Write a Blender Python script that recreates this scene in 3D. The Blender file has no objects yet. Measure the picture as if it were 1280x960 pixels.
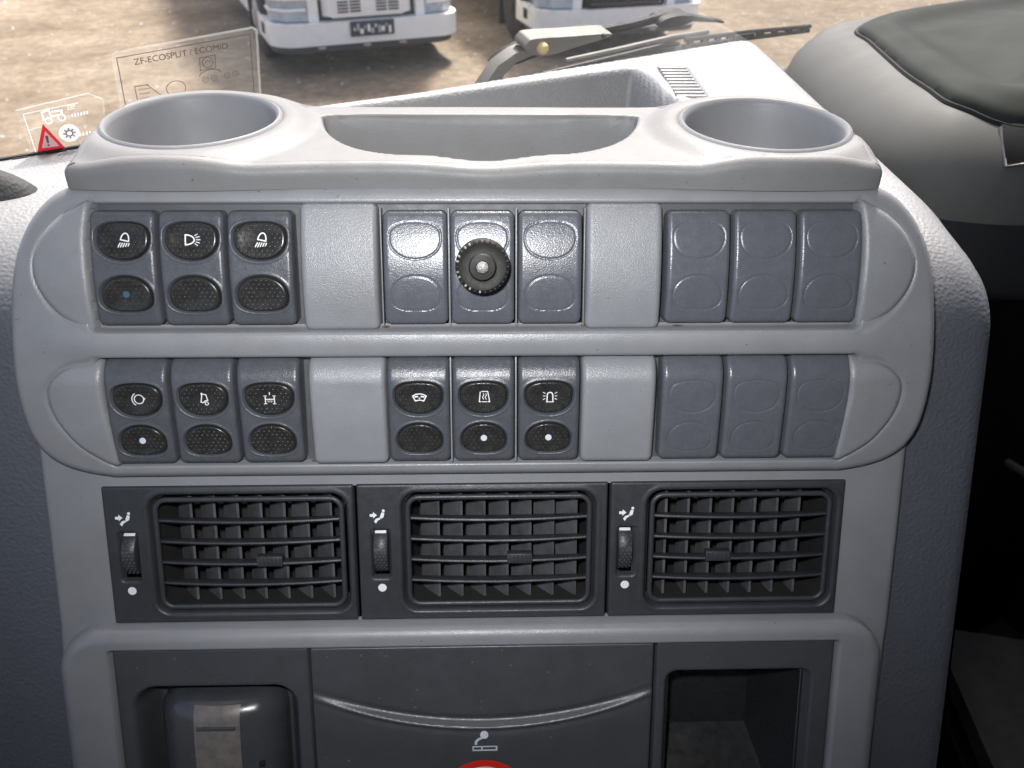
import bpy, bmesh, math, random
import numpy as np
from mathutils import Matrix, Vector
random.seed(7); rng = np.random.default_rng(7)
rad = math.radians
S = bpy.context.scene
COL = S.collection
ZC = 3.0                                   # eye height above the yard, metres

# ------------------------------------------------------------------ camera
p_, y_, r_ = rad(34), rad(2.0), rad(0.74)
Fw = np.array([math.sin(y_)*math.cos(p_), math.cos(y_)*math.cos(p_), -math.sin(p_)])
rt = np.array([math.cos(y_), -math.sin(y_), 0.0]); up_ = np.cross(rt, Fw)
Rg = rt*math.cos(r_) + up_*math.sin(r_); Up = -rt*math.sin(r_) + up_*math.cos(r_)
cam = bpy.data.cameras.new('camera'); camo = bpy.data.objects.new('camera', cam); COL.objects.link(camo)
cam.sensor_width = 36; cam.lens = 36*1100/1280
cam.clip_start = 0.01; cam.clip_end = 2000
cam.dof.use_dof = True; cam.dof.focus_distance = 0.345; cam.dof.aperture_fstop = 26
camo.matrix_world = Matrix(((Rg[0], Up[0], -Fw[0], 0), (Rg[1], Up[1], -Fw[1], 0), (Rg[2], Up[2], -Fw[2], ZC), (0, 0, 0, 1)))
S.camera = camo

# ------------------------------------------------------------------ sky, sun, camera flash, exposure
SUN_EL, SUN_AZ = 58, 12                    # degrees; azimuth from +Y towards +X
w = bpy.data.worlds.new('World'); S.world = w; w.use_nodes = True
nt = w.node_tree; bg = nt.nodes['Background']
sky = nt.nodes.new('ShaderNodeTexSky'); sky.sky_type = 'NISHITA'; sky.sun_disc = False
sky.sun_elevation = rad(SUN_EL); sky.sun_rotation = rad(SUN_AZ); sky.dust_density = 5.0; sky.air_density = 0.6; sky.ozone_density = 0.6
nt.links.new(sky.outputs[0], bg.inputs[0]); bg.inputs[1].default_value = 0.15
sl = bpy.data.lights.new('sun', 'SUN'); sl.energy = 4.2; sl.angle = rad(8); sl.color = (1, .96, .9)
so = bpy.data.objects.new('sun', sl); COL.objects.link(so)
sd = Vector((math.sin(rad(SUN_AZ))*math.cos(rad(SUN_EL)), math.cos(rad(SUN_AZ))*math.cos(rad(SUN_EL)), math.sin(rad(SUN_EL))))
so.rotation_euler = sd.to_track_quat('Z', 'Y').to_euler(); so.location = (0, 5, 12)
# the camera's own flash, a small tube just above and left of the lens
fl = bpy.data.lights.new('camera_flash', 'SPOT'); fl.shadow_soft_size = 0.008; fl.spot_size = rad(88); fl.spot_blend = 1.0
fl.energy = 3.1; fl.color = (0.97, 0.98, 1.0)
fo = bpy.data.objects.new('camera_flash', fl); COL.objects.link(fo)
fpos = Up*0.030 - Rg*0.018 - Fw*0.005
ftgt = Fw*0.345 + Up*0.040 - Rg*0.02
fdir = Vector(fpos - ftgt)
fo.location = Vector(fpos) + Vector((0, 0, ZC)); fo.rotation_euler = fdir.to_track_quat('Z', 'Y').to_euler()
vs = S.view_settings; vs.view_transform = 'Standard'; vs.look = 'None'; vs.exposure = 1.2; vs.gamma = 1; vs.use_curve_mapping = False
S.cycles.max_bounces = 6; S.cycles.diffuse_bounces = 3; S.cycles.glossy_bounces = 3; S.cycles.transparent_max_bounces = 16
S.cycles.use_denoising = True; S.cycles.sample_clamp_indirect = 6

# ------------------------------------------------------------------ panel frame (tilted back 21 degrees)
EL = rad(21)
en = np.array([0, -math.cos(EL), math.sin(EL)]); et = np.array([0, -math.sin(EL), -math.cos(EL)])
PO = Fw*0.35
def W(x, v, n):                            # panel mm (x right, v up, n outwards) -> metres relative to the eye
    return PO + np.array([x, 0, 0])*1e-3 - et*v*1e-3 + en*n*1e-3

# ------------------------------------------------------------------ materials
def mat(name, color, rough=0.5, bump=0.0, bscale=1500, var=0.06, vscale=60, spec=0.5, metal=0, detail=2, color2=None, kind='noise', bdist=0.0002, c2amt=0.5, specks=None):
    m = bpy.data.materials.new(name); m.use_nodes = True; t = m.node_tree; b = t.nodes['Principled BSDF']
    tc = t.nodes.new('ShaderNodeTexCoord')
    n1 = t.nodes.new('ShaderNodeTexNoise'); n1.inputs['Scale'].default_value = vscale; n1.inputs['Detail'].default_value = 3; n1.inputs['Roughness'].default_value = .65
    t.links.new(tc.outputs['Object'], n1.inputs['Vector'])
    cr = t.nodes.new('ShaderNodeValToRGB'); e = cr.color_ramp.elements
    lo = [max(0, c*(1-var)) for c in color]; hi = [min(1, c*(1+var)) for c in color]
    e[0].position = .3; e[1].position = .7; e[0].color = (*lo, 1); e[1].color = (*hi, 1)
    if color2: e[1].position = c2amt+.18; e[0].position = c2amt-.18; e[0].color = (*color, 1); e[1].color = (*color2, 1)
    t.links.new(n1.outputs['Fac'], cr.inputs['Fac']); t.links.new(cr.outputs['Color'], b.inputs['Base Color'])
    if specks:
        nv = t.nodes.new('ShaderNodeTexNoise'); nv.inputs['Scale'].default_value = 560; nv.inputs['Detail'].default_value = 1; t.links.new(tc.outputs['Object'], nv.inputs['Vector'])
        sp_ = t.nodes.new('ShaderNodeMapRange'); sp_.inputs['From Min'].default_value = .765; sp_.inputs['From Max'].default_value = .80; t.links.new(nv.outputs['Fac'], sp_.inputs['Value'])
        nl = t.nodes.new('ShaderNodeTexNoise'); nl.inputs['Scale'].default_value = 28; nl.inputs['Detail'].default_value = 4; t.links.new(tc.outputs['Object'], nl.inputs['Vector'])
        gm = t.nodes.new('ShaderNodeMapRange'); gm.inputs['From Min'].default_value = .55; gm.inputs['From Max'].default_value = .8; gm.inputs['To Max'].default_value = .55; t.links.new(nl.outputs['Fac'], gm.inputs['Value'])
        m1 = t.nodes.new('ShaderNodeMix'); m1.data_type = 'RGBA'; m1.inputs[7].default_value = tuple(c*k for c, k in zip(color, (.80, .76, .70)))+(1,)
        t.links.new(gm.outputs[0], m1.inputs[0]); t.links.new(cr.outputs['Color'], m1.inputs[6])
        m2 = t.nodes.new('ShaderNodeMix'); m2.data_type = 'RGBA'; m2.inputs[7].default_value = specks+(1,)
        t.links.new(sp_.outputs[0], m2.inputs[0]); t.links.new(m1.outputs[2], m2.inputs[6]); t.links.new(m2.outputs[2], b.inputs['Base Color'])
    # uneven gloss: handled plastic is never one roughness
    mr = t.nodes.new('ShaderNodeMapRange'); mr.inputs['To Min'].default_value = max(.03, rough-.11); mr.inputs['To Max'].default_value = min(1, rough+.14)
    n3 = t.nodes.new('ShaderNodeTexNoise'); n3.inputs['Scale'].default_value = vscale*2.3; n3.inputs['Detail'].default_value = 2
    t.links.new(tc.outputs['Object'], n3.inputs['Vector']); t.links.new(n3.outputs['Fac'], mr.inputs['Value']); t.links.new(mr.outputs[0], b.inputs['Roughness'])
    b.inputs['Specular IOR Level'].default_value = spec; b.inputs['Metallic'].default_value = metal
    if bump:
        if kind == 'noise':
            n2 = t.nodes.new('ShaderNodeTexNoise'); n2.inputs['Detail'].default_value = detail; o = n2.outputs['Fac']
        else:
            n2 = t.nodes.new('ShaderNodeTexVoronoi'); n2.feature = 'SMOOTH_F1'; o = n2.outputs['Distance']
        n2.inputs['Scale'].default_value = bscale
        t.links.new(tc.outputs['Object'], n2.inputs['Vector'])
        bp = t.nodes.new('ShaderNodeBump'); bp.inputs['Strength'].default_value = bump; bp.inputs['Distance'].default_value = bdist
        t.links.new(o, bp.inputs['Height']); t.links.new(bp.outputs[0], b.inputs['Normal'])
    return m
M = {}
M['trim'] = mat('light_grey_trim', (.200, .204, .214), .34, .45, 2100, .06, 45, specks=(.13, .11, .085))
M['pad'] = mat('grey_pad', (.202, .207, .218), .32, .75, 2300, .06, 50, specks=(.14, .12, .10))
M['switch'] = mat('switch_plastic', (.068, .072, .082), .29, .5, 2100, .10, 220)
M['blank'] = mat('blank_plastic', (.086, .090, .104), .25, .34, 2100, .08, 200)
M['lens'] = mat('smoked_lens', (.022, .021, .020), .24, .0, 0, .3, 300)
M['white'] = mat('white_print', (.72, .73, .74), .6)
M['dotwhite'] = mat('indicator_white', (.5, .55, .6), .4)
M['dotblue'] = mat('indicator_blue', (.035, .09, .13), .3)
M['dotdark'] = mat('indicator_dark', (.01, .01, .01), .3)
M['vent'] = mat('vent_plastic', (.030, .032, .036), .42, .45, 1500, .12, 150, specks=(.10, .095, .085))
M['vane'] = mat('vane_plastic', (.085, .086, .090), .45, .3, 1400, .25, 120)
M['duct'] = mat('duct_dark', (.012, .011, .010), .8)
M['unit'] = mat('unit_plastic', (.052, .055, .060), .36, .35, 1500, .08, 90, specks=(.16, .15, .13))
M['gloss'] = mat('glossy_dark', (.050, .053, .058), .24, .04, 900, .08, 90)
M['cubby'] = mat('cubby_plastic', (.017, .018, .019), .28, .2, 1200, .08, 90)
M['worn'] = mat('worn_strip', (.12, .112, .105), .36, .3, 700, .2, 240, color2=(.19, .165, .145), c2amt=.55)
M['dashtop'] = mat('dash_top', (.27, .272, .275), .5, .8, 700, .04, 40, kind='voronoi', bdist=.0004)
M['dashlow'] = mat('dash_leather_blue', (.080, .087, .102), .5, .9, 620, .12, 40, kind='voronoi', bdist=.0004)
M['tray'] = mat('tray_plastic', (.16, .16, .16), .52, .45, 1400, .06, 35, specks=(.11, .10, .09))
M['tray_in'] = mat('tray_inner', (.21, .212, .22), .5, .4, 1200, .07, 35)
M['backing'] = mat('backing_plastic', (.055, .057, .062), .5, .3, 900, .15, 80)
M['knob'] = mat('knob_black', (.016, .015, .013), .55, .3, 1500, .3, 200, spec=.3)
M['dust'] = mat('dusty_metal', (.30, .26, .20), .5, .3, 1500, .3, 400)
M['metal'] = mat('screw_metal', (.22, .21, .21), .5, .8, 1800, .25, 600, metal=.8)
M['passenger'] = mat('passenger_dash', (.100, .102, .098), .62, .3, 900, .06, 20, spec=.25)
M['lug'] = mat('lug_plastic', (.035, .035, .038), .7, .9, 620, .15, 40, kind='voronoi', bdist=.0004)
M['knee'] = mat('knee_dark', (.028, .030, .034), .55, .3, 900, .1, 20, spec=.25)
M['cover'] = mat('airbag_cover', (.034, .038, .035), .62, .3, 900, .06, 14, spec=.06)
M['black'] = mat('black_plastic', (.012, .013, .014), .65, .2, 900, .2, spec=.2)
M['rubber'] = mat('rubber', (.02, .02, .022), .7, .3, 300, .3)
M['mat'] = mat('floor_mat', (.055, .056, .058), .8, .7, 300, .2, 30, bdist=.001)
M['cab'] = mat('cab_lining', (.12, .12, .12), .8)
M['paint'] = mat('truck_white', (.92, .91, .84), .28, .0, 1, .03, 3)
M['tdark'] = mat('truck_dark', (.03, .045, .06), .35, 0, 1, .2, 4)
M['lamp'] = mat('headlamp', (.42, .47, .50), .12, .5, 18, .2, 12, bdist=.02)
M['spoiler'] = mat('truck_spoiler', (.05, .06, .06), .6)
M['tyre'] = mat('tyre', (.035, .032, .03), .85, .5, 20, .3, 8, bdist=.01)
M['mud'] = mat('mud', (.05, .042, .032), .9, .5, 20, .3, 8, bdist=.01)
M['hub'] = mat('hub', (.40, .38, .35), .5, 0, 1, .2, 6)
M['red'] = mat('red_print', (.62, .02, .012), .35)
M['pink'] = mat('pink_white', (.62, .48, .45), .4)
M['redfilm'] = None
M['brown'] = mat('brown_print', (.11, .075, .06), .6)
M['wiper'] = mat('wiper_grey', (.115, .112, .10), .65, .3, 300, .15, 30)
M['crumb'] = mat('crumb', (.45, .34, .18), .7)
M['rust'] = mat('rust_smear', (.10, .05, .03), .7)
def mixmat(name, col, op, rough=.3, glossy=.06):
    m = bpy.data.materials.new(name); m.use_nodes = True; t = m.node_tree; t.nodes.clear()
    o = t.nodes.new('ShaderNodeOutputMaterial'); tr = t.nodes.new('ShaderNodeBsdfTransparent'); df = t.nodes.new('ShaderNodeBsdfDiffuse'); gl = t.nodes.new('ShaderNodeBsdfGlossy')
    df.inputs[0].default_value = (*col, 1); gl.inputs['Roughness'].default_value = rough
    a = t.nodes.new('ShaderNodeMixShader'); b = t.nodes.new('ShaderNodeMixShader')
    tc = t.nodes.new('ShaderNodeTexCoord'); n = t.nodes.new('ShaderNodeTexNoise'); n.inputs['Scale'].default_value = 60; n.inputs['Detail'].default_value = 6
    r = t.nodes.new('ShaderNodeMapRange'); r.inputs['To Min'].default_value = op*.7; r.inputs['To Max'].default_value = op*1.3
    t.links.new(tc.outputs['Object'], n.inputs['Vector']); t.links.new(n.outputs['Fac'], r.inputs['Value']); t.links.new(r.outputs[0], a.inputs[0])
    tl = t.nodes.new('ShaderNodeBsdfTranslucent'); tl.inputs[0].default_value = (*col, 1); dm = t.nodes.new('ShaderNodeMixShader'); dm.inputs[0].default_value = .6
    t.links.new(df.outputs[0], dm.inputs[1]); t.links.new(tl.outputs[0], dm.inputs[2])
    t.links.new(tr.outputs[0], a.inputs[1]); t.links.new(dm.outputs[0], a.inputs[2])
    fr = t.nodes.new('ShaderNodeFresnel'); fr.inputs[0].default_value = 1.3
    mu = t.nodes.new('ShaderNodeMath'); mu.operation = 'MULTIPLY'; mu.inputs[1].default_value = glossy*10; mu.use_clamp = True
    t.links.new(fr.outputs[0], mu.inputs[0]); t.links.new(mu.outputs[0], b.inputs[0])
    t.links.new(a.outputs[0], b.inputs[1]); t.links.new(gl.outputs[0], b.inputs[2]); t.links.new(b.outputs[0], o.inputs[0])
    return m
M['glass'] = mixmat('windscreen_glass', (.8, .85, .85), .006, .02, .03)
M['film'] = mixmat('clear_film', (.62, .58, .52), .045, .35, .05)
M['filmedge'] = mixmat('film_edge', (.85, .85, .82), .16, .35, .05)
M['redfilm'] = mixmat('red_film', (.7, .06, .09), .95, .4, .02)
M['whitefilm'] = mixmat('white_film', (.9, .9, .9), .9, .4, .03)
def ground_mat():
    m = bpy.data.materials.new('yard_dirt'); m.use_nodes = True; t = m.node_tree; b = t.nodes['Principled BSDF']
    tc = t.nodes.new('ShaderNodeTexCoord')
    def nz(s, d=8, r=.7):
        n = t.nodes.new('ShaderNodeTexNoise'); n.inputs['Scale'].default_value = s; n.inputs['Detail'].default_value = d; n.inputs['Roughness'].default_value = r
        t.links.new(tc.outputs['Object'], n.inputs['Vector']); return n.outputs['Fac']
    cr = t.nodes.new('ShaderNodeValToRGB'); e = cr.color_ramp.elements
    e[0].position = .34; e[0].color = (.17, .118, .068, 1); e[1].position = .66; e[1].color = (.37, .30, .215, 1)
    el = e.new(.5); el.color = (.27, .205, .135, 1)
    t.links.new(nz(.55), cr.inputs['Fac'])
    cr2 = t.nodes.new('ShaderNodeValToRGB'); e = cr2.color_ramp.elements
    e[0].position = .40; e[0].color = (.45, .44, .42, 1); e[1].position = .62; e[1].color = (1, 1, 1, 1)
    t.links.new(nz(6, 8, .8), cr2.inputs['Fac'])
    mx = t.nodes.new('ShaderNodeMix'); mx.data_type = 'RGBA'; mx.blend_type = 'MULTIPLY'; mx.inputs[0].default_value = .8
    t.links.new(cr.outputs[0], mx.inputs[6]); t.links.new(cr2.outputs[0], mx.inputs[7]); t.links.new(mx.outputs[2], b.inputs['Base Color'])
    b.inputs['Roughness'].default_value = .9
    bp = t.nodes.new('ShaderNodeBump'); bp.inputs['Strength'].default_value = .8; bp.inputs['Distance'].default_value = .08
    t.links.new(nz(9, 8, .8), bp.inputs['Height']); t.links.new(bp.outputs[0], b.inputs['Normal'])
    return m
M['ground'] = ground_mat()
def two_tone_shaded():                            # pale upper, dark blue lower padding; the blend between paints in light falloff
    m = M['dashtop'].copy(); m.name = 'dash_two_tone_shaded'; t = m.node_tree; b = t.nodes['Principled BSDF']
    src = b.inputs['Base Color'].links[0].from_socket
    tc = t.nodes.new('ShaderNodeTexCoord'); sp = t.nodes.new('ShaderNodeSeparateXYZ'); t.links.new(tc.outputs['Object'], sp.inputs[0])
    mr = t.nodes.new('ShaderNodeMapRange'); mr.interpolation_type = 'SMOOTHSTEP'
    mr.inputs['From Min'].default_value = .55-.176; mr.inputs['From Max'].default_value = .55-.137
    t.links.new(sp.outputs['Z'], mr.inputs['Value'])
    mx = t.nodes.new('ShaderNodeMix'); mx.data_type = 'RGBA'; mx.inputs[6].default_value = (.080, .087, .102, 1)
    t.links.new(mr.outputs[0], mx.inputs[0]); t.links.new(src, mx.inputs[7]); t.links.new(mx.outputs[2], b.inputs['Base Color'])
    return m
M['twotone_shaded'] = two_tone_shaded()

# ------------------------------------------------------------------ mesh helpers
INFO = {}
def props(o, label=None, cat=None, group=None, kind=None):
    if label: o['label'] = label
    if cat: o['category'] = cat
    if group: o['group'] = group
    if kind: o['kind'] = kind
    return o
def panel_root(name, base, label, cat, group=None):        # base in panel mm
    o = bpy.data.objects.new(name, None); COL.objects.link(o); o.empty_display_size = .01
    o.location = Vector(W(*base)) + Vector((0, 0, ZC)); o.rotation_euler = (math.pi/2-EL, 0, 0)
    INFO[o] = (np.array(base, float), 1e-3); return props(o, label, cat, group)
def world_root(name, base, label, cat, group=None, rz=0):  # base in metres relative to the eye
    o = bpy.data.objects.new(name, None); COL.objects.link(o); o.empty_display_size = .05
    o.location = Vector(base) + Vector((0, 0, ZC)); o.rotation_euler = (0, 0, rz)
    INFO[o] = (np.array(base, float), 1.0); return props(o, label, cat, group)
def local_root(name, loc, rz, label, cat, group=None):     # parts are given in the thing's own coordinates (metres, ground = 0)
    o = bpy.data.objects.new(name, None); COL.objects.link(o); o.location = loc; o.rotation_euler = (0, 0, rz)
    INFO[o] = (np.zeros(3), 1.0); return props(o, label, cat, group)
def top(o):
    while o.parent: o = o.parent
    return o
def mesh(name, V, F, m, smooth=True, sharp=40):
    me = bpy.data.meshes.new(name); me.from_pydata([tuple(map(float, v)) for v in V], [], [tuple(map(int, f)) for f in F])
    me.materials.append(M[m] if isinstance(m, str) else m); me.update()
    if smooth:
        me.shade_smooth()
        if sharp: me.set_sharp_from_angle(angle=rad(sharp))
    return me
def link(name, me, parent=None):
    o = bpy.data.objects.new(name, me); COL.objects.link(o)
    if parent: o.parent = parent
    return o
class MB:
    def __init__(s): s.V = []; s.F = []
    def add(s, V, F):
        k = len(s.V); s.V += [tuple(v) for v in V]; s.F += [tuple(i+k for i in f) for f in F]; return s
    def box(s, c, d, rz=0, bev=0, seg=2, M4=None):
        bm = bmesh.new(); bmesh.ops.create_cube(bm, size=1)
        bmesh.ops.scale(bm, vec=d, verts=bm.verts)
        if bev: bmesh.ops.bevel(bm, geom=list(bm.edges), offset=bev, segments=seg, affect='EDGES', profile=.5)
        if rz: bmesh.ops.rotate(bm, cent=(0, 0, 0), matrix=Matrix.Rotation(rz, 3, 'Z'), verts=bm.verts)
        if M4 is not None: bmesh.ops.transform(bm, matrix=M4, verts=bm.verts)
        bmesh.ops.translate(bm, vec=c, verts=bm.verts); bm.verts.index_update()
        s.add([v.co[:] for v in bm.verts], [[v.index for v in f.verts] for f in bm.faces]); bm.free(); return s
    def tube(s, P, r, seg=10, closed=False, flat=1.0, ref=(0, 0, 1)):
        P = [np.array(p, float) for p in P]; n = len(P); V = []; F = []
        rr = r if hasattr(r, '__len__') else [r]*n
        for i, p in enumerate(P):
            a = P[(i-1) % n] if (closed or i > 0) else P[i]; b = P[(i+1) % n] if (closed or i < n-1) else P[i]
            t = b-a; t /= np.linalg.norm(t)+1e-12
            x = np.cross(np.array(ref, float), t)
            if np.linalg.norm(x) < 1e-4: x = np.cross(np.array((0., 1, 0)), t)
            x /= np.linalg.norm(x); y = np.cross(t, x)
            for k in range(seg):
                an = 2*math.pi*k/seg; V.append(p + x*rr[i]*math.cos(an) + y*rr[i]*flat*math.sin(an))
        for i in range(n if closed else n-1):
            j = (i+1) % n
            for k in range(seg):
                q = (k+1) % seg; F.append((i*seg+k, i*seg+q, j*seg+q, j*seg+k))
        if not closed: F.append(tuple(range(seg))[::-1]); F.append(tuple((n-1)*seg+k for k in range(seg)))
        return s.add(V, F)
    def prism(s, poly, d, f):              # 2-D outline extruded: f(a,b,c) gives the point, c from 0 to d
        n = len(poly); V = [f(a, b, 0) for a, b in poly] + [f(a, b, d) for a, b in poly]
        F = [tuple(range(n))[::-1], tuple(range(n, 2*n))] + [(i, (i+1) % n, n+(i+1) % n, n+i) for i in range(n)]
        return s.add(V, F)
    def lathe(s, prof, c, seg=48, axes=((1, 0, 0), (0, 1, 0), (0, 0, 1)), cap0=True):   # prof: (r, h)
        ax = [np.array(a, float) for a in axes]; c = np.array(c, float); V = []; F = []; n = len(prof)
        for r, h in prof:
            for k in range(seg):
                a = 2*math.pi*k/seg; V.append(c + ax[0]*r*math.cos(a) + ax[1]*r*math.sin(a) + ax[2]*h)
        for i in range(n-1):
            for k in range(seg):
                q = (k+1) % seg; F.append((i*seg+k, i*seg+q, (i+1)*seg+q, (i+1)*seg+k))
        if cap0: F.append(tuple(range(seg))[::-1])
        F.append(tuple((n-1)*seg+k for k in range(seg)))
        return s.add(V, F)
    def ribbon(s, P, wd, surf, closed=False, off=.15):   # flat painted stroke lying on a surface n = surf(x, v)
        P = [np.array(p, float) for p in P]; n = len(P); L = []; R = []
        for i, p in enumerate(P):
            a = P[(i-1) % n] if (closed or i > 0) else None; b = P[(i+1) % n] if (closed or i < n-1) else None
            d1 = (p-a)/np.linalg.norm(p-a) if a is not None else None; d2 = (b-p)/np.linalg.norm(b-p) if b is not None else None
            if d1 is None: d1 = d2
            if d2 is None: d2 = d1
            t = d1+d2; t = t/np.linalg.norm(t) if np.linalg.norm(t) > 1e-6 else d1; q = np.array([-t[1], t[0]])
            k = min(2.0, 1/max(.3, abs(q @ np.array([-d1[1], d1[0]]))))
            L.append(p+q*wd/2*k); R.append(p-q*wd/2*k)
        V = [(x, y, surf(x, y)+off) for x, y in L] + [(x, y, surf(x, y)+off) for x, y in R]
        F = [(n+i, n+(i+1) % n, (i+1) % n, i) for i in range(n if closed else n-1)]
        return s.add(V, F)
    def patch(s, P, surf, off=.15):
        return s.add([(x, y, surf(x, y)+off) for x, y in P], [tuple(range(len(P)))])
    def data(s, name, m, base, scale, smooth=True, sharp=40):
        V = (np.array(s.V, float) - base)*scale
        return mesh(name, V, s.F, m, smooth, sharp)
    def build(s, name, m, parent, smooth=True, sharp=40, kind=None):
        b, k = INFO[top(parent)]; o = link(name, s.data(name, m, b, k, smooth, sharp), parent)
        if kind: o['kind'] = kind
        return o
def circ(c, r, n=20, a0=0, a1=360, ry=None):
    full = abs(a1-a0) >= 360; k = n if full else n-1
    return [(c[0]+r*math.cos(rad(a0+(a1-a0)*i/k)), c[1]+(ry or r)*math.sin(rad(a0+(a1-a0)*i/k))) for i in range(n)]

# signed distances (positive inside), 2-D
def sd_rrect(X, Y, cx, cy, hx, hy, r):
    qx = np.abs(X-cx)-hx+r; qy = np.abs(Y-cy)-hy+r
    return -(np.hypot(np.maximum(qx, 0), np.maximum(qy, 0)) + np.minimum(np.maximum(qx, qy), 0) - r)
def smooth_poly(P, n=6):
    P = np.array(P, float); o = []; k = len(P)
    for i in range(k):
        a, b, c, d = P[i-1], P[i], P[(i+1) % k], P[(i+2) % k]
        for j in range(n):
            t = j/n; o.append(.5*((2*b)+(-a+c)*t+(2*a-5*b+4*c-d)*t*t+(-a+3*b-3*c+d)*t**3))
    return np.array(o)
def sd_poly(X, Y, P):
    P = np.asarray(P, float); d = np.full(X.shape, 1e9); ins = np.zeros(X.shape, bool)
    for i in range(len(P)):
        a = P[i-1]; b = P[i]; e = b-a; l = e @ e+1e-12
        t = np.clip(((X-a[0])*e[0]+(Y-a[1])*e[1])/l, 0, 1)
        d = np.minimum(d, np.hypot(X-a[0]-t*e[0], Y-a[1]-t*e[1]))
        c = ((a[1] > Y) != (b[1] > Y)); ins ^= c & (X < (b[0]-a[0])*(Y-a[1])/((b[1]-a[1]) if b[1] != a[1] else 1e-9)+a[0])
    return np.where(ins, d, -d)
def sst(a, b, x):
    t = np.clip((x-a)/(b-a), 0, 1); return t*t*(3-2*t)
def rnd(d, R):                             # roundover drop at distance d inside an edge
    q = np.clip(R-d, 0, R); return R-np.sqrt(np.maximum(R*R-q*q, 0))
def rnd_var(d, R):
    q = np.clip(R-d, 0, R); return R-np.sqrt(np.maximum(R*R-q*q, 0))
def cub(x, xs, ys):                        # smooth curve through points
    xs = np.array(xs, float); ys = np.array(ys, float)
    m = np.gradient(ys, xs); x = np.clip(x, xs[0], xs[-1]); i = np.clip(np.searchsorted(xs, x)-1, 0, len(xs)-2)
    h = xs[i+1]-xs[i]; t = (x-xs[i])/h
    return (2*t**3-3*t*t+1)*ys[i]+(t**3-2*t*t+t)*h*m[i]+(-2*t**3+3*t*t)*ys[i+1]+(t**3-t*t)*h*m[i+1]
def hf_arrays(x0, x1, y0, y1, step, fn, sdf=None, bottom=None, hole=None):
    xs = np.linspace(x0, x1, max(2, int(round((x1-x0)/step))+1)); ys = np.linspace(y0, y1, max(2, int(round((y1-y0)/step))+1))
    X, Y = np.meshgrid(xs, ys); N = fn(X, Y); keep = np.ones(X.shape, bool)
    def snap(X, Y, N, D, f, bot):
        e = step*.25; gx = (f(X+e, Y)-f(X-e, Y))/(2*e); gy = (f(X, Y+e)-f(X, Y-e))/(2*e); g = np.maximum(np.hypot(gx, gy), 1e-6)
        o = D <= 0; cl = o & (D > -step*2.2)
        X = np.where(cl, X-D*gx/g, X); Y = np.where(cl, Y-D*gy/g, Y); N = np.where(o, bot, N)
        return X, Y, N, ~o
    if sdf is not None:
        X, Y, N, k = snap(X, Y, N, sdf(X, Y), sdf, bottom(X, Y) if callable(bottom) else bottom); keep &= k
    fk = keep[:-1, :-1] | keep[1:, :-1] | keep[:-1, 1:] | keep[1:, 1:]
    if hole is not None:
        H = hole(X, Y) > 0; fk &= ~(H[:-1, :-1] & H[1:, :-1] & H[:-1, 1:] & H[1:, 1:])
    r, c = X.shape; idx = np.arange(r*c).reshape(r, c)
    Q = np.stack([idx[:-1, :-1], idx[:-1, 1:], idx[1:, 1:], idx[1:, :-1]], -1)[fk]
    P = np.stack([X, Y, N], -1).reshape(-1, 3)
    us = np.unique(Q); mp = np.zeros(r*c, int); mp[us] = np.arange(len(us))
    return P[us], mp[Q]
def hf_mesh(name, arr, m, base, scale, conv=None):
    P, Q = arr
    if conv is not None: P = conv(P)
    P = (P-base)*scale
    me = bpy.data.meshes.new(name); me.vertices.add(len(P)); me.vertices.foreach_set('co', P.astype(np.float32).ravel())
    me.loops.add(Q.size); me.loops.foreach_set('vertex_index', Q.astype(np.int32).ravel())
    me.polygons.add(len(Q)); me.polygons.foreach_set('loop_start', np.arange(0, Q.size, 4, dtype=np.int32))
    me.update(calc_edges=True); me.validate(); me.shade_smooth(); me.materials.append(M[m]); return me
def hf(name, m, parent, x0, x1, y0, y1, step, fn, sdf=None, bottom=None, hole=None, conv=None):
    b, k = INFO[top(parent)]
    return link(name, hf_mesh(name, hf_arrays(x0, x1, y0, y1, step, fn, sdf, bottom, hole), m, b, k, conv), parent)

# ================================================================== THE SETTING
gr = bpy.data.objects.new('ground', None); bpy.data.objects.remove(gr)
def gz(X, Y): return 0*X
P, Q = hf_arrays(-1, 1, -1, 1, .05, lambda X, Y: 0*X)
P = P.copy(); P[:, :2] = np.sign(P[:, :2])*np.abs(P[:, :2])**3*900
ground = link('ground', hf_mesh('ground', (P, Q), 'ground', np.zeros(3), 1.0)); ground['kind'] = 'structure'
A = np.array([-.224, .4006, -.145]); ub = np.array([.8569, .5155, 0]); mb = np.array([-.51545, .85692, 0]); LE = rad(14)
wb = np.array([0, 0, 1])*math.cos(LE) - mb*math.sin(LE); nb = mb*math.cos(LE) + np.array([0, 0, 1])*math.sin(LE)   # nb points out of the cab
def C(s, d, z): return A*np.array([1, 1, 0]) + ub*s + mb*d + np.array([0, 0, z])     # cab frame: s along the windscreen, d forward, z relative to the eye
def Gp(s, h, o=0): return A + ub*s*1e-3 + wb*h*1e-3 + nb*o*1e-3                         # windscreen frame, mm
def slab(name, s0, s1, d0, d1, z0, z1, m='cab'):
    mbd = MB(); V = [C(s, d, z) + np.array([0, 0, ZC]) for z in (z0, z1) for s, d in ((s0, d0), (s1, d0), (s1, d1), (s0, d1))]
    mbd.add(V, [(3, 2, 1, 0), (4, 5, 6, 7), (0, 1, 5, 4), (1, 2, 6, 5), (2, 3, 7, 6), (3, 0, 4, 7)])
    o = link(name, mbd.data(name, m, np.zeros(3), 1.0, False)); o['kind'] = 'structure'; return o
S0, S1, D0, D1 = -.95, 1.45, -1.75, -.02
slab('cab_roof', S0, S1, D0, -.21, .78, .84)
slab('cab_rear_wall', S0, S1, D0-.05, D0, -1.35, .84)
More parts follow.
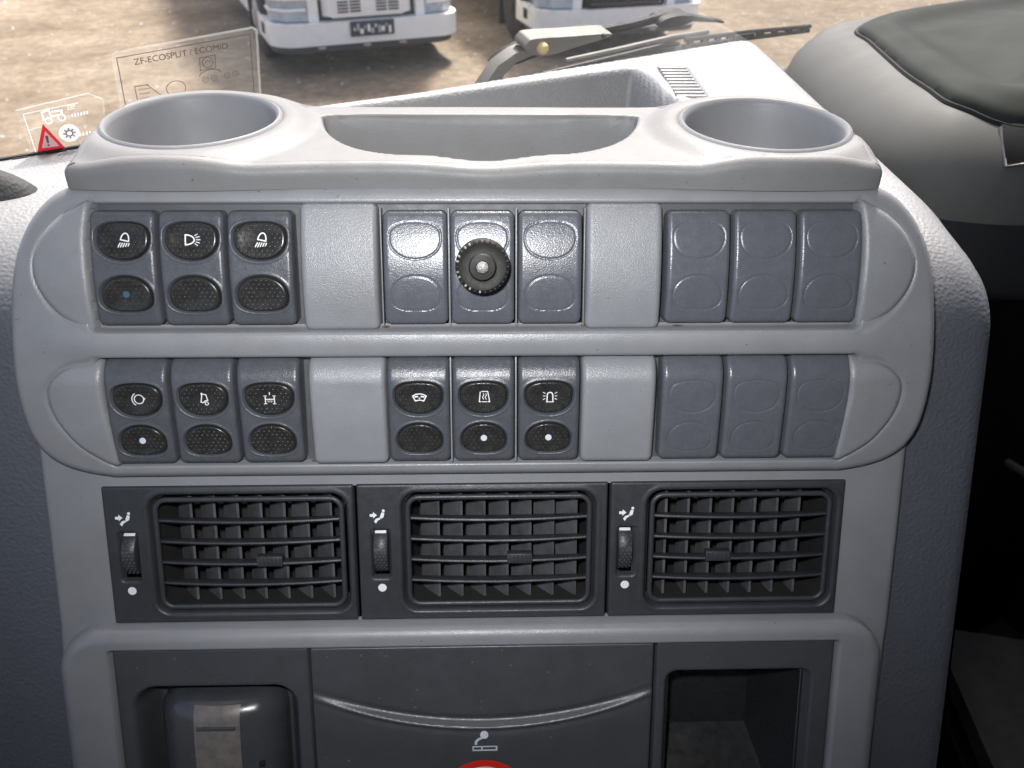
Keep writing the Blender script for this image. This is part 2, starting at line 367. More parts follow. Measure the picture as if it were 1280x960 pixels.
slab('cab_floor', S0, S1, D0, .05, -1.40, -1.35, 'mat')
slab('firewall', S0, S1, .012, .05, -1.35, -.20, 'black')
for nm, a, b in (('door_wall_left', S0-.05, S0), ('door_wall_right', S1, S1+.05)):
    slab(nm, a, b, D0, .05, -1.35, -.12, 'black' if 'right' in nm else 'cab')
    slab(nm.replace('door_wall', 'door_header'), a, b, D0, -.2, .60, .84)
    slab(nm.replace('door_wall', 'rear_pillar'), a, b, D0, -1.0, -.12, .60)

# ================================================================== DASHBOARD BODY
dash = world_root('dashboard', (-.1, .45, -.55), 'padded dashboard, pale on top and dark blue below, behind the grey console', 'dashboard')
XR = .2085
# front: panel-parallel plane (n = -6) rising into a big roundover to the top at z = -.145
pA = W(0, -330, -6)[1:]; pB = W(0, 16, -6)[1:]; pT = np.array([.372, -.145])
dirv = (pB-pA)/np.linalg.norm(pB-pA)
corner = pB + dirv*((-.145-pB[1])/dirv[1])
bez = [((1-t)**2*pB + 2*t*(1-t)*corner + t*t*pT) for t in np.linspace(0, 1, 24)]
def sweep_prof(pts):
    pts = np.array(pts); seg = np.hypot(*np.diff(pts, axis=0).T); s = np.r_[0, np.cumsum(seg)]
    tg = np.gradient(pts, s, axis=0); tg /= np.linalg.norm(tg, axis=1)[:, None]; nrm = np.stack([-tg[:, 1], tg[:, 0]], 1)   # outwards (towards -Y / up)
    return pts, s, nrm
def sweep_conv(prof):
    pts, s, nrm = prof
    def f(P):
        y = np.interp(P[:, 1], s, pts[:, 0]); z = np.interp(P[:, 1], s, pts[:, 1]); ny = np.interp(P[:, 1], s, nrm[:, 0]); nz = np.interp(P[:, 1], s, nrm[:, 1])
        return np.stack([P[:, 0], y+ny*P[:, 2], z+nz*P[:, 2]], 1)
    return f
pl = sweep_prof([pA + (pB-pA)*t for t in np.linspace(0, 1, 20)]); pu = sweep_prof(bez)
def edgeR(X, Y): return -rnd(np.maximum(XR-X, 0), .008)
def edgeRu(X, Y): return -rnd_var(np.maximum(XR-X, 0), .008+.022*sst(0, .065, Y))
for nm, mt, pr in (('front_panel', 'twotone_shaded', pl), ('upper_roll', 'twotone_shaded', pu)):
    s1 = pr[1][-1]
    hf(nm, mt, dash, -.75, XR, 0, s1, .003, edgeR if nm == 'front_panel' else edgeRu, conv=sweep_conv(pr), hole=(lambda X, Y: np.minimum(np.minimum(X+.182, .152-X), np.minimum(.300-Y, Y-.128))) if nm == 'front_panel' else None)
# side wall of the raised centre block
sw = MB(); ring = [(pA[0], pA[1])]
for pr, R0, R1 in ((pl, .008, .008), (pu, .008, .030)):
    for k in range(len(pr[0])):
        Rk = R0 + (R1-R0)*float(sst(0, .065, np.array(pr[1][k]))); q = pr[0][k] - pr[2][k]*Rk; ring.append((q[0], q[1]))
ring += [(.70, -.175), (.70, pA[1])]
sw.add([(XR-.0003, y, z) for y, z in ring], [tuple(range(len(ring)))])
sw.build('side_wall', 'dashlow', dash, False)
# top with the open bin and the slot for the demister grille
BIN = smooth_poly([(-.118, .460), (-.02, .513), (.080, .563), (.097, .561), (.107, .515), (.114, .452), (.09, .437), (-.09, .432)], 6)
GRL = [(.1105, .506), (.1285, .508), (.1285, .577), (.1105, .575)]
def ztop(X, Y):
    z = -.145 - rnd(np.maximum(XR-X, 0), .030)
    d = sd_poly(X, Y, BIN); z = z - .048*sst(0, .009, d) - rnd(np.clip(d+.004, 0, 9), .0)*0
    z = z + .0016*np.exp(-((d+.004)/.003)**2)
    z = z - .010*sst(0, .0012, sd_poly(X, Y, GRL))
    return z - .0012*np.exp(-((X-(.1075-(Y-.54)*.02))/.0007)**2)*(Y < .6)*(Y > .45)
def sd_top(X, Y): return np.minimum(XR-X, -((X-A[0])*mb[0]+(Y-A[1])*mb[1])+.003)
hf('top_panel', 'dashtop', dash, -.33, XR, .372, .74, .0018, ztop, sd_top, -.30)
hf('top_panel', 'dashtop', dash, -.75, -.33, .20, .372, .02, lambda X, Y: -.1455+0*X, sd_top, -.30)
gsl = MB()
grille = MB(); [None]
g_o = None
for i in range(10):
    y = .5115+i*.0069
    b = MB().box((.1195, y, -.1462), (.0176, .0034, .0030), bev=.0006).build('slat', 'dashtop', dash)
dl = [MB().add([(-.34, .372, -.1452), (XR-.014, .372, -.1452), (XR-.014, .3725, -.1452), (-.34, .3725, -.1452)], [(0, 1, 2, 3)])]
# dark textured lug at the far left edge
hump = world_root('dash_hump', (-.212, .366, -.150), 'dark grey textured hump at the far left of the pale dash top', 'hump')
def humpz(X, Y): return -.149 + .015*np.maximum(0, 1-((X+.220)/.030)**2-((Y-.366)/.013)**2)**.8
hf('hump_shell', 'lug', hump, -.243, -.189, .353, .379, .0009, humpz)

# ================================================================== PASSENGER SIDE
ps = world_root('passenger_dashboard', (.5, .55, -.26), 'dark grey rounded passenger side dashboard right of the console', 'dashboard')
LF = smooth_poly([(.214, 1.10), (.214, .80), (.214, .62), (.216, .55), (.222, .500), (.238, .465), (.270, .447), (.33, .443), (.50, .443), (.70, .443), (.95, .443), (1.3, .443)], 8)[8:-16]
RB = [(LF[0][0], 1.6)] + [tuple(q) for q in LF] + [(LF[-1][0], 1.6)]
def glass_y(x): return A[1] + (x-A[0])*ub[1]/ub[0] - .006
def sdb(X, Y): return np.minimum(sd_poly(X, Y, RB), (glass_y(X)-Y)*.857)
def Hb(X, Y): return -.141 - rnd(np.maximum(sd_poly(X, Y, RB), 0), .055)
hf('dash_body', 'passenger', ps, .205, .90, .430, 1.06, .0036, Hb, sdb, -.1965)
nf_ = MB(); V_ = []; rows_ = ((0, -.196), (.0005, -.215), (.004, -.236), (.018, -.252), (.040, -.264), (.080, -.275), (.16, -.285))
LFk = [q for q in LF if q[1] < .68 and q[0] < .92]
for k in range(len(LFk)):
    a_ = LFk[max(0, k-1)]; b_ = LFk[min(len(LFk)-1, k+1)]; tx_, ty_ = b_[0]-a_[0], b_[1]-a_[1]; l_ = math.hypot(tx_, ty_); nx_, ny_ = -ty_/l_, tx_/l_
    for o_, z_ in rows_: V_.append((LFk[k][0]+nx_*o_, LFk[k][1]+ny_*o_, z_))
m_ = len(rows_)
nf_.add(V_, [(k*m_+r, (k+1)*m_+r, (k+1)*m_+r+1, k*m_+r+1) for k in range(len(LFk)-1) for r in range(m_-1)]).build('knee_panel', 'knee', ps)
CV = smooth_poly([(0.269, 0.662), (0.265, 0.627), (0.261, 0.581), (0.259, 0.547), (0.26, 0.517), (0.262, 0.495), (0.271, 0.481), (0.282, 0.472), (0.297, 0.468), (.33, .4665), (.38, .4660), (.45, .4660), (.53, .4660), (.6, .470), (.68, .60), (.68, .90), (.60, .885), (.42, .775), (.315, .712)], 5)
def sdc(X, Y): return sd_poly(X, Y, CV)
def Hc(X, Y):
    d = np.maximum(sdc(X, Y), 0)
    return Hb(X, Y) + .0035 + .0045*np.exp(-((d-.020)/.014)**2) + .014*sst(.03, .13, d) - rnd(d, .006)
hf('airbag_cover', 'cover', ps, .245, .66, .455, .90, .0019, Hc, sdc, -.17)
gv = MB(); n_ = len(CV)
k0_ = next(k for k in range(len(CV)-1, 0, -1) if CV[k][1] > .70); gl_ = [(x, y) for x, y in np.roll(CV, -k0_-1, axis=0) if y < .70]
gl_ = gl_[:next((k for k, q in enumerate(gl_) if q[0] > .56), len(gl_))]
MB().tube([(x, y, float(Hb(np.array([x]), np.array([y]))[0])) for x, y in gl_], .0016, 6).build('seam', 'black', ps)
hf('latch_recess', 'black', ps, .2815, .55, .4535, .4700, .0022, lambda X, Y: Hb(X, Y)+.0016)
hz_ = lambda x, y: float(Hb(np.array([x]), np.array([y]))[0])
MB().tube([(.2815, .4690, hz_(.2815, .469)+.001)] + [(x, .4530, hz_(x, .453)+.0012) for x in np.linspace(.2815, .55, 24)], .0011, 8).build('trim_edge', 'metal', ps)
fm = world_root('floor_mat', (.95, .55, -1.0), 'dark grey floor mat in the passenger footwell', 'mat')
MB().prism([(.645, .845), (.60, .30), (1.3, .30), (1.3, .70)], .03, lambda a, b, c: (a, b, -1.03+c)).build('mat_sheet', 'mat', fm, False)
tn = MB().prism([(.63, .86), (.58, .25), (1.3, .25), (1.3, .71)], .30, lambda a, b, c: (a, b, -1.34+c))
tn.build('step_block', 'black', fm, False)
gb = world_root('sill_rail', (.92, 1.2, -1.0), 'thin grey metal strip in the dark footwell', 'rail')
MB().tube([(.770, 1.07, -.842), (.813, .989, -.842), (.87, .87, -.842)], .007, 8).build('strip', 'metal', gb)
for s, y in ((.770, 1.07), (.87, .87)): MB().tube([(s, y, -.842), (s, y, -1.349)], .004, 6).build('bracket', 'black', gb)

# ================================================================== CENTRE CONSOLE
con = panel_root('centre_console', (-12, -190, 0), 'light grey moulded centre console carrying the switches and air vents', 'console')
FX = -12.5
half = [(150, 77.2), (160, 71.5), (168, 61), (173, 46), (176, 20), (176.5, -2), (173.5, -20), (164.5, -30.5), (147, -35.8)]
FO = [(FX-140, 77.6), (FX, 77.4), (FX+140, 77.2)] + [(FX+x, v) for x, v in half] + [(FX+130, -36.1), (FX, -36.1), (FX-130, -36.1)] + [(FX-x, v) for x, v in half[::-1]]
FO = smooth_poly(FO, 5)
def S1(v): return 13 - .033*(v-47) - .0058*(v-47)**2
def S2(v): return 12.5 + .10*(v+7.5) - .002*(v+7.5)**2 - .042*np.maximum(0, v-3.2)**2
def Hf(v): return cub(v, [-37, -33, -30, -20, -8, 6, 13, 16, 19, 22, 26, 36, 47, 60, 70, 74, 78], [5.2, 7, 7.6, 9, 10.4, 12, 13.0, 14.1, 14.6, 14.4, 13.2, 12.0, 11.0, 9.6, 8.2, 7.3, 5.6])
MA1 = [(-154.6, 71.5), (-160, 69.8), (-166.5, 66), (-173.5, 58.5), (-177, 49), (-175.8, 40), (-170.4, 31.2), (-164, 26.3), (-156.5, 23.6), (-155.6, 36), (-155.6, 58)]
MA2 = [(-155.0, 12.6), (-161, 12.0), (-168, 10.6), (-175, 5), (-177.3, -1), (-175.6, -10), (-170, -19.3), (-163, -25.6), (-153.5, -30), (-153.6, -18), (-155, -2)]
def mir(P, dx=0): return [(2*FX-x+dx, v) for x, v in P]
MOONS = [smooth_poly(q, 4) for q in (MA1, mir(MA1, .5), MA2, mir(MA2))]
def fasc(X, Y):
    k_ = sst(138, 170, np.abs(X-FX)); n = Hf(Y)*(1-k_) + (11.6-.0021*(Y-17)**2)*k_
    r1 = sd_rrect(X, Y, -12.4, 47.2, 145.5, 23.6, 3); r2 = sd_rrect(X, Y, -12.0, -8.2, 145.5, 22.0, 3)
    n = n - 6.5*sst(-.3, .9, r1) - 7.0*sst(-.3, .9, r2)
    for q in MOONS: n = n - .7*np.exp(-(np.minimum(sd_poly(X, Y, q), 0)/.9)**2)
    d = sd_poly(X, Y, FO)
    return n - rnd(np.maximum(d, 0), 3.2)
fascia = hf('switch_fascia', 'trim', con, FX-179, FX+179, -38, 80, .65, fasc, lambda X, Y: sd_poly(X, Y, FO), -7.0,
            hole=lambda X, Y: np.maximum(sd_rrect(X, Y, -12.4, 47.2, 145.5, 23.6, 3), sd_rrect(X, Y, -12.0, -8.2, 145.5, 22.0, 3))-1.3)
MB().box((-12.4, 47.2, 2.0), (296, 50, 1.5)).build('backing', 'backing', fascia)
MB().box((-12.0, -8.2, 2.0), (296, 47, 1.5)).build('backing', 'backing', fascia)
def pad(name, sdf, S, x0, x1, v0, v1, lift, R, m='pad'):
    return hf(name, m, fascia, x0-1, x1+1, v0-1, v1+1, .55, lambda X, Y: S(Y)+lift-rnd(np.maximum(sdf(X, Y), 0), R), sdf, 2.0)
for x0, x1 in ((-78.4, -50.0), (27.3, 55.7)):
    pad('divider_pad', lambda X, Y, a=x0, b=x1: sd_rrect(X, Y, (a+b)/2, 47.3, (b-a)/2, 23.7, 2.6), S1, x0, x1, 23.4, 71.2, .5, 2.2)
for x0, x1 in ((-77.8, -48.6), (26.5, 55.2)):
    pad('divider_pad', lambda X, Y, a=x0, b=x1: sd_rrect(X, Y, (a+b)/2, -7.9, (b-a)/2, 21.9, 2.6), S2, x0, x1, -30, 14.2, .6, 2.2)
for P_, S_ in ((MA1, S1), (mir(MA1, .5), S1), (MA2, S2), (mir(MA2), S2)):
    PP = smooth_poly(P_, 5); sd = lambda X, Y, q=PP: sd_poly(X, Y, q)
    cx = np.mean([p[0] for p in P_]); sg = 1 if cx < FX else -1
    ax = min(p[0] for p in P_) if sg < 0 else max(p[0] for p in P_)
    def nf(X, Y, S_=S_, sd=sd, sg=sg, ax=ax):
        inn = np.abs(X-ax)                                           # distance from the flat (switch) side
        return S_(Y)+.8 - .0028*inn**2 - rnd(np.maximum(sd(X, Y), 0), 2.6)
    hf('end_pad', 'pad', fascia, PP[:, 0].min()-1, PP[:, 0].max()+1, PP[:, 1].min()-1, PP[:, 1].max()+1, .55, nf, sd, 2.0)
for x in (-48.9, -23.8, 1.3, 26.8):
    MB().box((x, 47, 7.0), (.7 if abs(x) < 25 else .5, 44, 6), bev=.2).build('rib', 'trim', fascia)
for x in (-23.9, 1.2):
    MB().box((x, -8, 7.2), (.7, 42, 6), bev=.2).build('rib', 'trim', fascia)
# base plate with the opening for the vents, and the raised lower frame
BO = smooth_poly([(-189.6, -20), (-189.6, -60), (-190, -105), (-192, -150), (-193, -215), (160, -215), (161.5, -150), (162.6, -105), (162.8, -60), (162.8, -20)], 1)
base = hf('base_panel', 'trim', con, -196, 166, -216, -19, 1.2, lambda X, Y: .0 - rnd(np.maximum(sd_poly(X, Y, BO), 0), 3), lambda X, Y: sd_poly(X, Y, BO), -9.0,
          hole=lambda X, Y: np.maximum(sd_rrect(X, Y, -14, -71, 150, 29.9, .5), sd_rrect(X, Y, -14.5, -165, 150, 52, 1)))
def sdl(X, Y): return sd_rrect(X, Y, -15.4, -161.5, 173.4, 60.5, 20)
def lofr(X, Y):
    n = 8.5 - rnd(np.maximum(sdl(X, Y), 0), 6.0)
    return n - 7*sst(-.4, .8, sd_rrect(X, Y, -14.4, -160.5, 152.2, 50.4, 1.5))
hf('lower_frame', 'trim', con, -191, 160, -216, -100, .8, lofr, sdl, -2.0, hole=lambda X, Y: sd_rrect(X, Y, -14.4, -160.5, 150.5, 49, 1))

# ================================================================== SWITCHES
def gl(X, Y, flip):
    y = -Y if flip else Y; a = 9.5; ax = np.abs(X)/a
    gu = (ax**2.7 + (np.maximum(y, 0)/5.7)**2.7)**(1/2.7); gd = (ax**2.15 + (np.maximum(-y, 0)/7.7)**2.15)**(1/2.15)
    return np.where(y >= 0, gu, gd)
LV = {1: (11.2, -10.2), 2: (6.0, -12.4)}; LS = {1: (1.0, .97), 2: (.95, .90)}; SC = {1: 47.0, 2: -7.6}; SH = {1: 21.2, 2: 21.4}; SW = 11.95
def Sl(row):
    f = S1 if row == 1 else S2; c = SC[row]
    return lambda v: f(v+c)
def body_arr(row, lens):
    f = Sl(row); lv = LV[row]
    sdf = lambda X, Y: sd_rrect(X, Y, 0, 0, SW, SH[row], 2.6)
    def fn(X, Y):
        n = f(Y) - rnd(np.maximum(sdf(X, Y), 0), 2.0)
        for k in (0, 1):
            g = gl(X/LS[row][k], (Y-lv[k])/LS[row][k], k == 1)
            if lens: n = n - 1.7*(1-sst(1.02, 1.10, g)) + .28*np.exp(-((g-1.15)/.045)**2)
            else: n = n - .33*np.exp(-((g-1.0)/.026)**2)
        return n
    return hf_arrays(-SW-.5, SW+.5, -SH[row]-.5, SH[row]+.5, .36, fn, sdf, 1.0)
def lens_prof(rho): return np.interp(rho, [0, .3, .6, .84, .92, .97, 1.01, 1.06], [-.55, -.52, -.30, -.02, -.02, -.25, -.9, -2.0])
def lens_surf(row, k):
    f = Sl(row); lv = LV[row][k]; s = LS[row][k]
    return lambda x, v: float(f(np.array(v)) + lens_prof(gl(np.array(x/s), np.array((v-lv)/s), k == 1)))
def lens_mesh(row, k):
    b = MB(); lv = LV[row][k]; s = LS[row][k]; f = Sl(row); n = 56; rings = [.12, .3, .45, .6, .72, .8, .86, .9, .93, .96, .99, 1.02, 1.06]; V = [(0, lv, float(f(np.array(lv)))-.55)]
    for r in rings:
        for i in range(n):
            a = 2*math.pi*i/n; g = float(gl(np.array(math.cos(a)), np.array(math.sin(a)), k == 1)); q = r/g*s
            x = q*math.cos(a); y = lv+q*math.sin(a); V.append((x, y, float(f(np.array(y)))+float(lens_prof(r))))
    F = [(0, 1+i, 1+(i+1) % n) for i in range(n)]
    for j in range(len(rings)-1):
        for i in range(n): F.append((1+j*n+i, 1+(j+1)*n+i, 1+(j+1)*n+(i+1) % n, 1+j*n+(i+1) % n))
    return b.add(V, F)
def dots_mb(row, k):
    b = MB(); sf = lens_surf(row, k); lv = LV[row][k]; s = LS[row][k]; p = 1.9
    for j in range(-6, 7):
        for i in range(-8, 9):
            x = i*p + (p/2 if j % 2 else 0); y = lv + j*p*.80
            g = float(gl(np.array(x/s), np.array((y-lv)/s), k == 1))
            if g > .90: continue
            if k == 0 and math.hypot(x/1.25, y-lv) < 3.1: continue
            if k == 1 and math.hypot(x, y-lv-1.0) < 1.9: continue
            z = sf(x, y); r = .50
            V = [(x+r*math.cos(a*math.pi/3), y+r*math.sin(a*math.pi/3), z-.05) for a in range(6)] + [(x+r*.55*math.cos(a*math.pi/3), y+r*.45*math.sin(a*math.pi/3), z+.36) for a in range(6)]
            b.add(V, [(a, (a+1) % 6, 6+(a+1) % 6, 6+a) for a in range(6)] + [tuple(range(6, 12))])
    return b
Z0 = np.zeros(3)
MS = {}
for row in (1, 2):
    MS['sw', row] = hf_mesh('rocker', body_arr(row, True), 'switch', Z0, 1e-3)
    MS['bl', row] = hf_mesh('plate', body_arr(row, False), 'blank', Z0, 1e-3)
    for k in (0, 1):
        MS['lens', row, k] = lens_mesh(row, k).data('lens', 'lens', Z0, 1e-3, True, 0)
        MS['dots', row, k] = dots_mb(row, k).data('grip_dots', 'lens', Z0, 1e-3, True, 60)
def Dlamp(c, s, rot):                      # headlamp outline
    a = [(-.9, 1), (-.9, -1)] + [(-.9+1.9*math.cos(rad(t))*.95, math.sin(rad(t))) for t in range(-80, 81, 16)]
    cr, sr = math.cos(rot), math.sin(rot)
    return [(c[0]+s*(x*cr-y*sr), c[1]+s*(x*sr+y*cr)) for x, y in a]
def icon(kind):                            # list of (type, points, width, closed)
    o = []
    if kind == 'beam_down':
        o.append((Dlamp((.75, 1.05), 1.45, rad(78)), .46, True))
        for i in range(5): o.append(([(-1.0+i*.80, -.95-.05*i), (-2.0+i*.92, -2.75+.10*i)], .40, False))
    if kind == 'sidelight':
        o.append((Dlamp((-.75, 0), 1.75, 0)[0:], .5, True))
        for i, t in enumerate((52, 26, 0, -26, -52)):
            a = rad(t); o.append(([(-.1+1.35*math.cos(a)+.2, 1.7*math.sin(a)*1.0), (.3+2.6*math.cos(a)+.2, 2.6*math.sin(a))], .30, False))
    if kind == 'brake':
        o.append((circ((.5, 0), 1.75, 24), .42, True)); o.append((circ((.5, 0), 2.65, 14, 120, 240), .42, False)); o.append(([(2.0, .55), (2.75, .3), (2.2, -.45)], .4, False))
    if kind == 'cab':
        o.append(([(-.6, 2.0), (.9, 1.6), (1.4, -.6), (.4, -.8), (-.3, -1.5), (-1.2, -1.3), (-.9, .2)], .45, True)); o.append((circ((.95, -1.85), .62, 14), .36, True)); o.append(([(-.6, 2.5), (-1.0, 1.7)], .35, False))
    if kind == 'difflock':
        o.append(([(.0, 2.5), (.0, 1.35)], .4, False)); o.append(([(-1.7, .75), (-1.7, -1.9)], .45, False)); o.append(([(1.7, .75), (1.7, -1.9)], .45, False)); o.append(([(-1.45, -.35), (1.45, -.35)], .42, False))
        for x in (-1.7, 1.7):
            for y in (1.0, -2.1): o.append(([(x-.62, y), (x+.62, y)], .3, False))
        for x in (-.7, 0, .7): o.append(([(x, -.75), (x, -1.55)], .25, False))
    if kind == 'washer':
        o.append(([(-2.6, .55), (-1.4, 1.2), (0, 1.4), (1.4, 1.2), (2.6, .55), (1.6, -1.45), (0, -1.05), (-1.6, -1.45)], .5, True)); o.append(([(-1.9, .15), (-.5, .42)], .7, False)); o.append(([(.5, .42), (1.9, .15)], .7, False)); o.append(([(-.3, -.35), (.3, -.35)], .5, False))
    if kind == 'heated':
        o.append(([(-1.25, 2.2), (1.25, 2.2), (2.0, -1.9), (1.25, -1.9)], .42, False)); o.append(([(-1.6, 2.1), (-2.0, -1.9), (-1.3, -1.9)], .42, False)); o.append(([(-1.0, -1.95), (1.0, -1.95)], .35, False))
        for x in (-.5, .5): o.append(([(x+.25*math.sin(t*1.9), 1.4-t*.62) for t in np.linspace(0, 3.9, 9)], .33, False))
    if kind == 'beacon':
        o.append(([(-1.1, -1.9), (-1.1, .6), (-.75, 1.4), (0, 1.7), (.75, 1.4), (1.1, .6), (1.1, -1.9)], .5, False)); o.append(([(-1.5, -2.15), (1.5, -2.15)], .38, False))
        for y, dy in ((1.2, .55), (.2, .05), (-.8, -.4)):
            for sgn in (-1, 1): o.append(([(sgn*1.75, y), (sgn*2.75, y+dy)], .28, False))
    return o
def build_switch(row, x, kind, dot, label, group):
    r = panel_root('rocker_switch', (x, SC[row], 0), label, 'switch', group); INFO[r] = (np.zeros(3), 1e-3)
    link('rocker', MS['sw', row], r)
    for k in (0, 1):
        L = link('lens', MS['lens', row, k], r); d = link('grip_dots', MS['dots', row, k], L); d['kind'] = 'stuff'
        sf = lens_surf(row, k); lv = LV[row][k]
        if k == 0:
            b = MB(); sc = 1.02 if row == 1 else 1.0
            for j, (P_, wd, cl) in enumerate(icon(kind)):
                b.ribbon([(px*sc+.35, py*sc+lv-.5) for px, py in P_], wd*(.95 if row == 1 else .85), sf, cl, .16+.012*j)
            b.build('icon', 'white', L, False)
        elif dot:
            MB().patch(circ((0, lv+1.0), 1.25, 20), lambda a, c: sf(0, lv+1.0), .34).build('indicator', dot, L, False)
    return r
def build_blank(row, x, label, group):
    r = panel_root('blanking_plate', (x, SC[row], 0), label, 'blank switch', group); INFO[r] = (np.zeros(3), 1e-3)
    link('plate', MS['bl', row], r); return r
CXA = (-142.9, -118.0, -93.1); CXB = (-36.2, -11.3, 13.9); CXC = (69.4, 94.4, 119.3)
gA = 'rocker switches with printed symbols'; gB = 'blank switch plates'
for x, k, d, l in zip(CXA, ('beam_down', 'sidelight', 'beam_down'), ('dotblue', 'dotdark', 'dotdark'),
        ('dark switch with slanted lamp symbol and blue indicator, top left of the panel', 'dark switch with half-round lamp and sideways rays, second in the upper row', 'dark switch with slanted lamp symbol beside the upper left grey pad')):
    build_switch(1, x, k, d, l, gA)
for x, k, d, l in zip(CXA, ('brake', 'cab', 'difflock'), ('dotwhite', None, None),
        ('dark switch with ring and arrow symbol and pale dot, lower left end', 'dark switch with tilted cab symbol, second in the lower row', 'dark switch with axle symbol beside the lower left grey pad')):
    build_switch(2, x, k, d, l, gA)
for x, k, d, l in zip(CXB, ('washer', 'heated', 'beacon'), (None, 'dotwhite', 'dotwhite'),
        ('dark switch with fan-shaped window symbol in the lower middle bank', 'dark switch with wavy heated mirror symbol in the lower middle bank', 'dark switch with flashing beacon symbol and bright dot')):
    build_switch(2, x, k, d, l, gA)
for x, l in zip(CXB, ('blank switch plate left of the black knob', 'blank switch plate behind the black knob', 'blank switch plate right of the black knob')):
    build_blank(1, x, l, gB)
for r_w, nm in ((1, 'upper'), (2, 'lower')):
    for x, l in zip(CXC, ('blank switch plate next to the pad, leftmost of the %s right trio', 'middle blank switch plate of the %s right trio', 'blank switch plate at the right end of the %s row')):
        build_blank(r_w, x, l % nm, gB)
# black knob pushed through the middle blank plate
kb = panel_root('knob', (-11.3, 49.0, 13.0), 'black ribbed round knob with dusty rim on the middle blank plate', 'knob')
b = MB().lathe([(3.5, -1), (3.5, 5.0), (8.2, 5.2), (9.5, 6.2), (9.75, 7.5), (9.75, 12.0), (9.2, 13.2), (8.4, 13.6), (7.6, 13.3), (5.4, 12.9), (5.0, 13.0)], (-11.3, 49.0, 13), 56).build('skirt', 'knob', kb)
MB().lathe([(4.9, 12.5), (4.9, 15.4), (4.4, 16.1), (2.4, 16.3), (2.2, 15.9)], (-11.3, 49.0, 13), 40).build('hub', 'knob', kb)
MB().lathe([(2.15, 15.5), (2.1, 16.15), (1.4, 16.35), (.3, 16.4)], (-11.3, 49.0, 13), 24).build('screw', 'metal', kb)
for i in range(30):
    a = 2*math.pi*i/30
    Mx = Matrix.Rotation(a, 4, 'Z')
    MB().box((-11.3+9.0*math.cos(a), 49.0+9.0*math.sin(a), 26.4), (1.0, .75, .7), bev=.18, seg=1, M4=Mx).build('rib', 'dust' if i % 3 and 8 < i < 23 else 'knob', kb)

# ================================================================== AIR VENTS
def seat_icon(x, v, s=1.0):
    fl = lambda a, c: 1.5
    b = MB(); q = lambda P_: [(x+a*s, v+c*s) for a, c in P_]
    b.patch(q([(-3.4, .6), (-3.4, -.6), (-2.0, -.6), (-2.0, -1.35), (-.35, .1), (-2.0, 1.5), (-2.0, .6)]), fl, .06)
    b.patch(q([(1.5, 1.3), (2.7, 1.1), (2.3, -.9), (1.2, -1.5), (.7, -.9)]), fl, .06)
    b.patch(q([(.55, -1.0), (1.1, -1.65), (-.1, -2.3), (-.9, -3.6), (-1.7, -2.7), (-.9, -1.5)]), fl, .07)
    b.patch([(x+2.3*s+.62*s*math.cos(t), v+2.0*s+.62*s*math.sin(t)) for t in np.linspace(0, 6.28, 13)[:-1]], fl, .06)
    return b
VX = [(-165.4, -64.5), (-63.4, 39.4), (40.4, 137.6)]
HX = [(-147.6, -67.2), (-45.4, 34.6), (55.4, 134.6)]
TX = [(-156.7, -157.4, -156.9), (-54.0, -54.8, -54.0), (47.5, 47.4, 47.3)]
VL = ['dark air vent at the left, vanes turned sideways', 'dark air vent in the middle of the three', 'dark air vent at the right, vanes straight']
VA = (38, 34, 6)
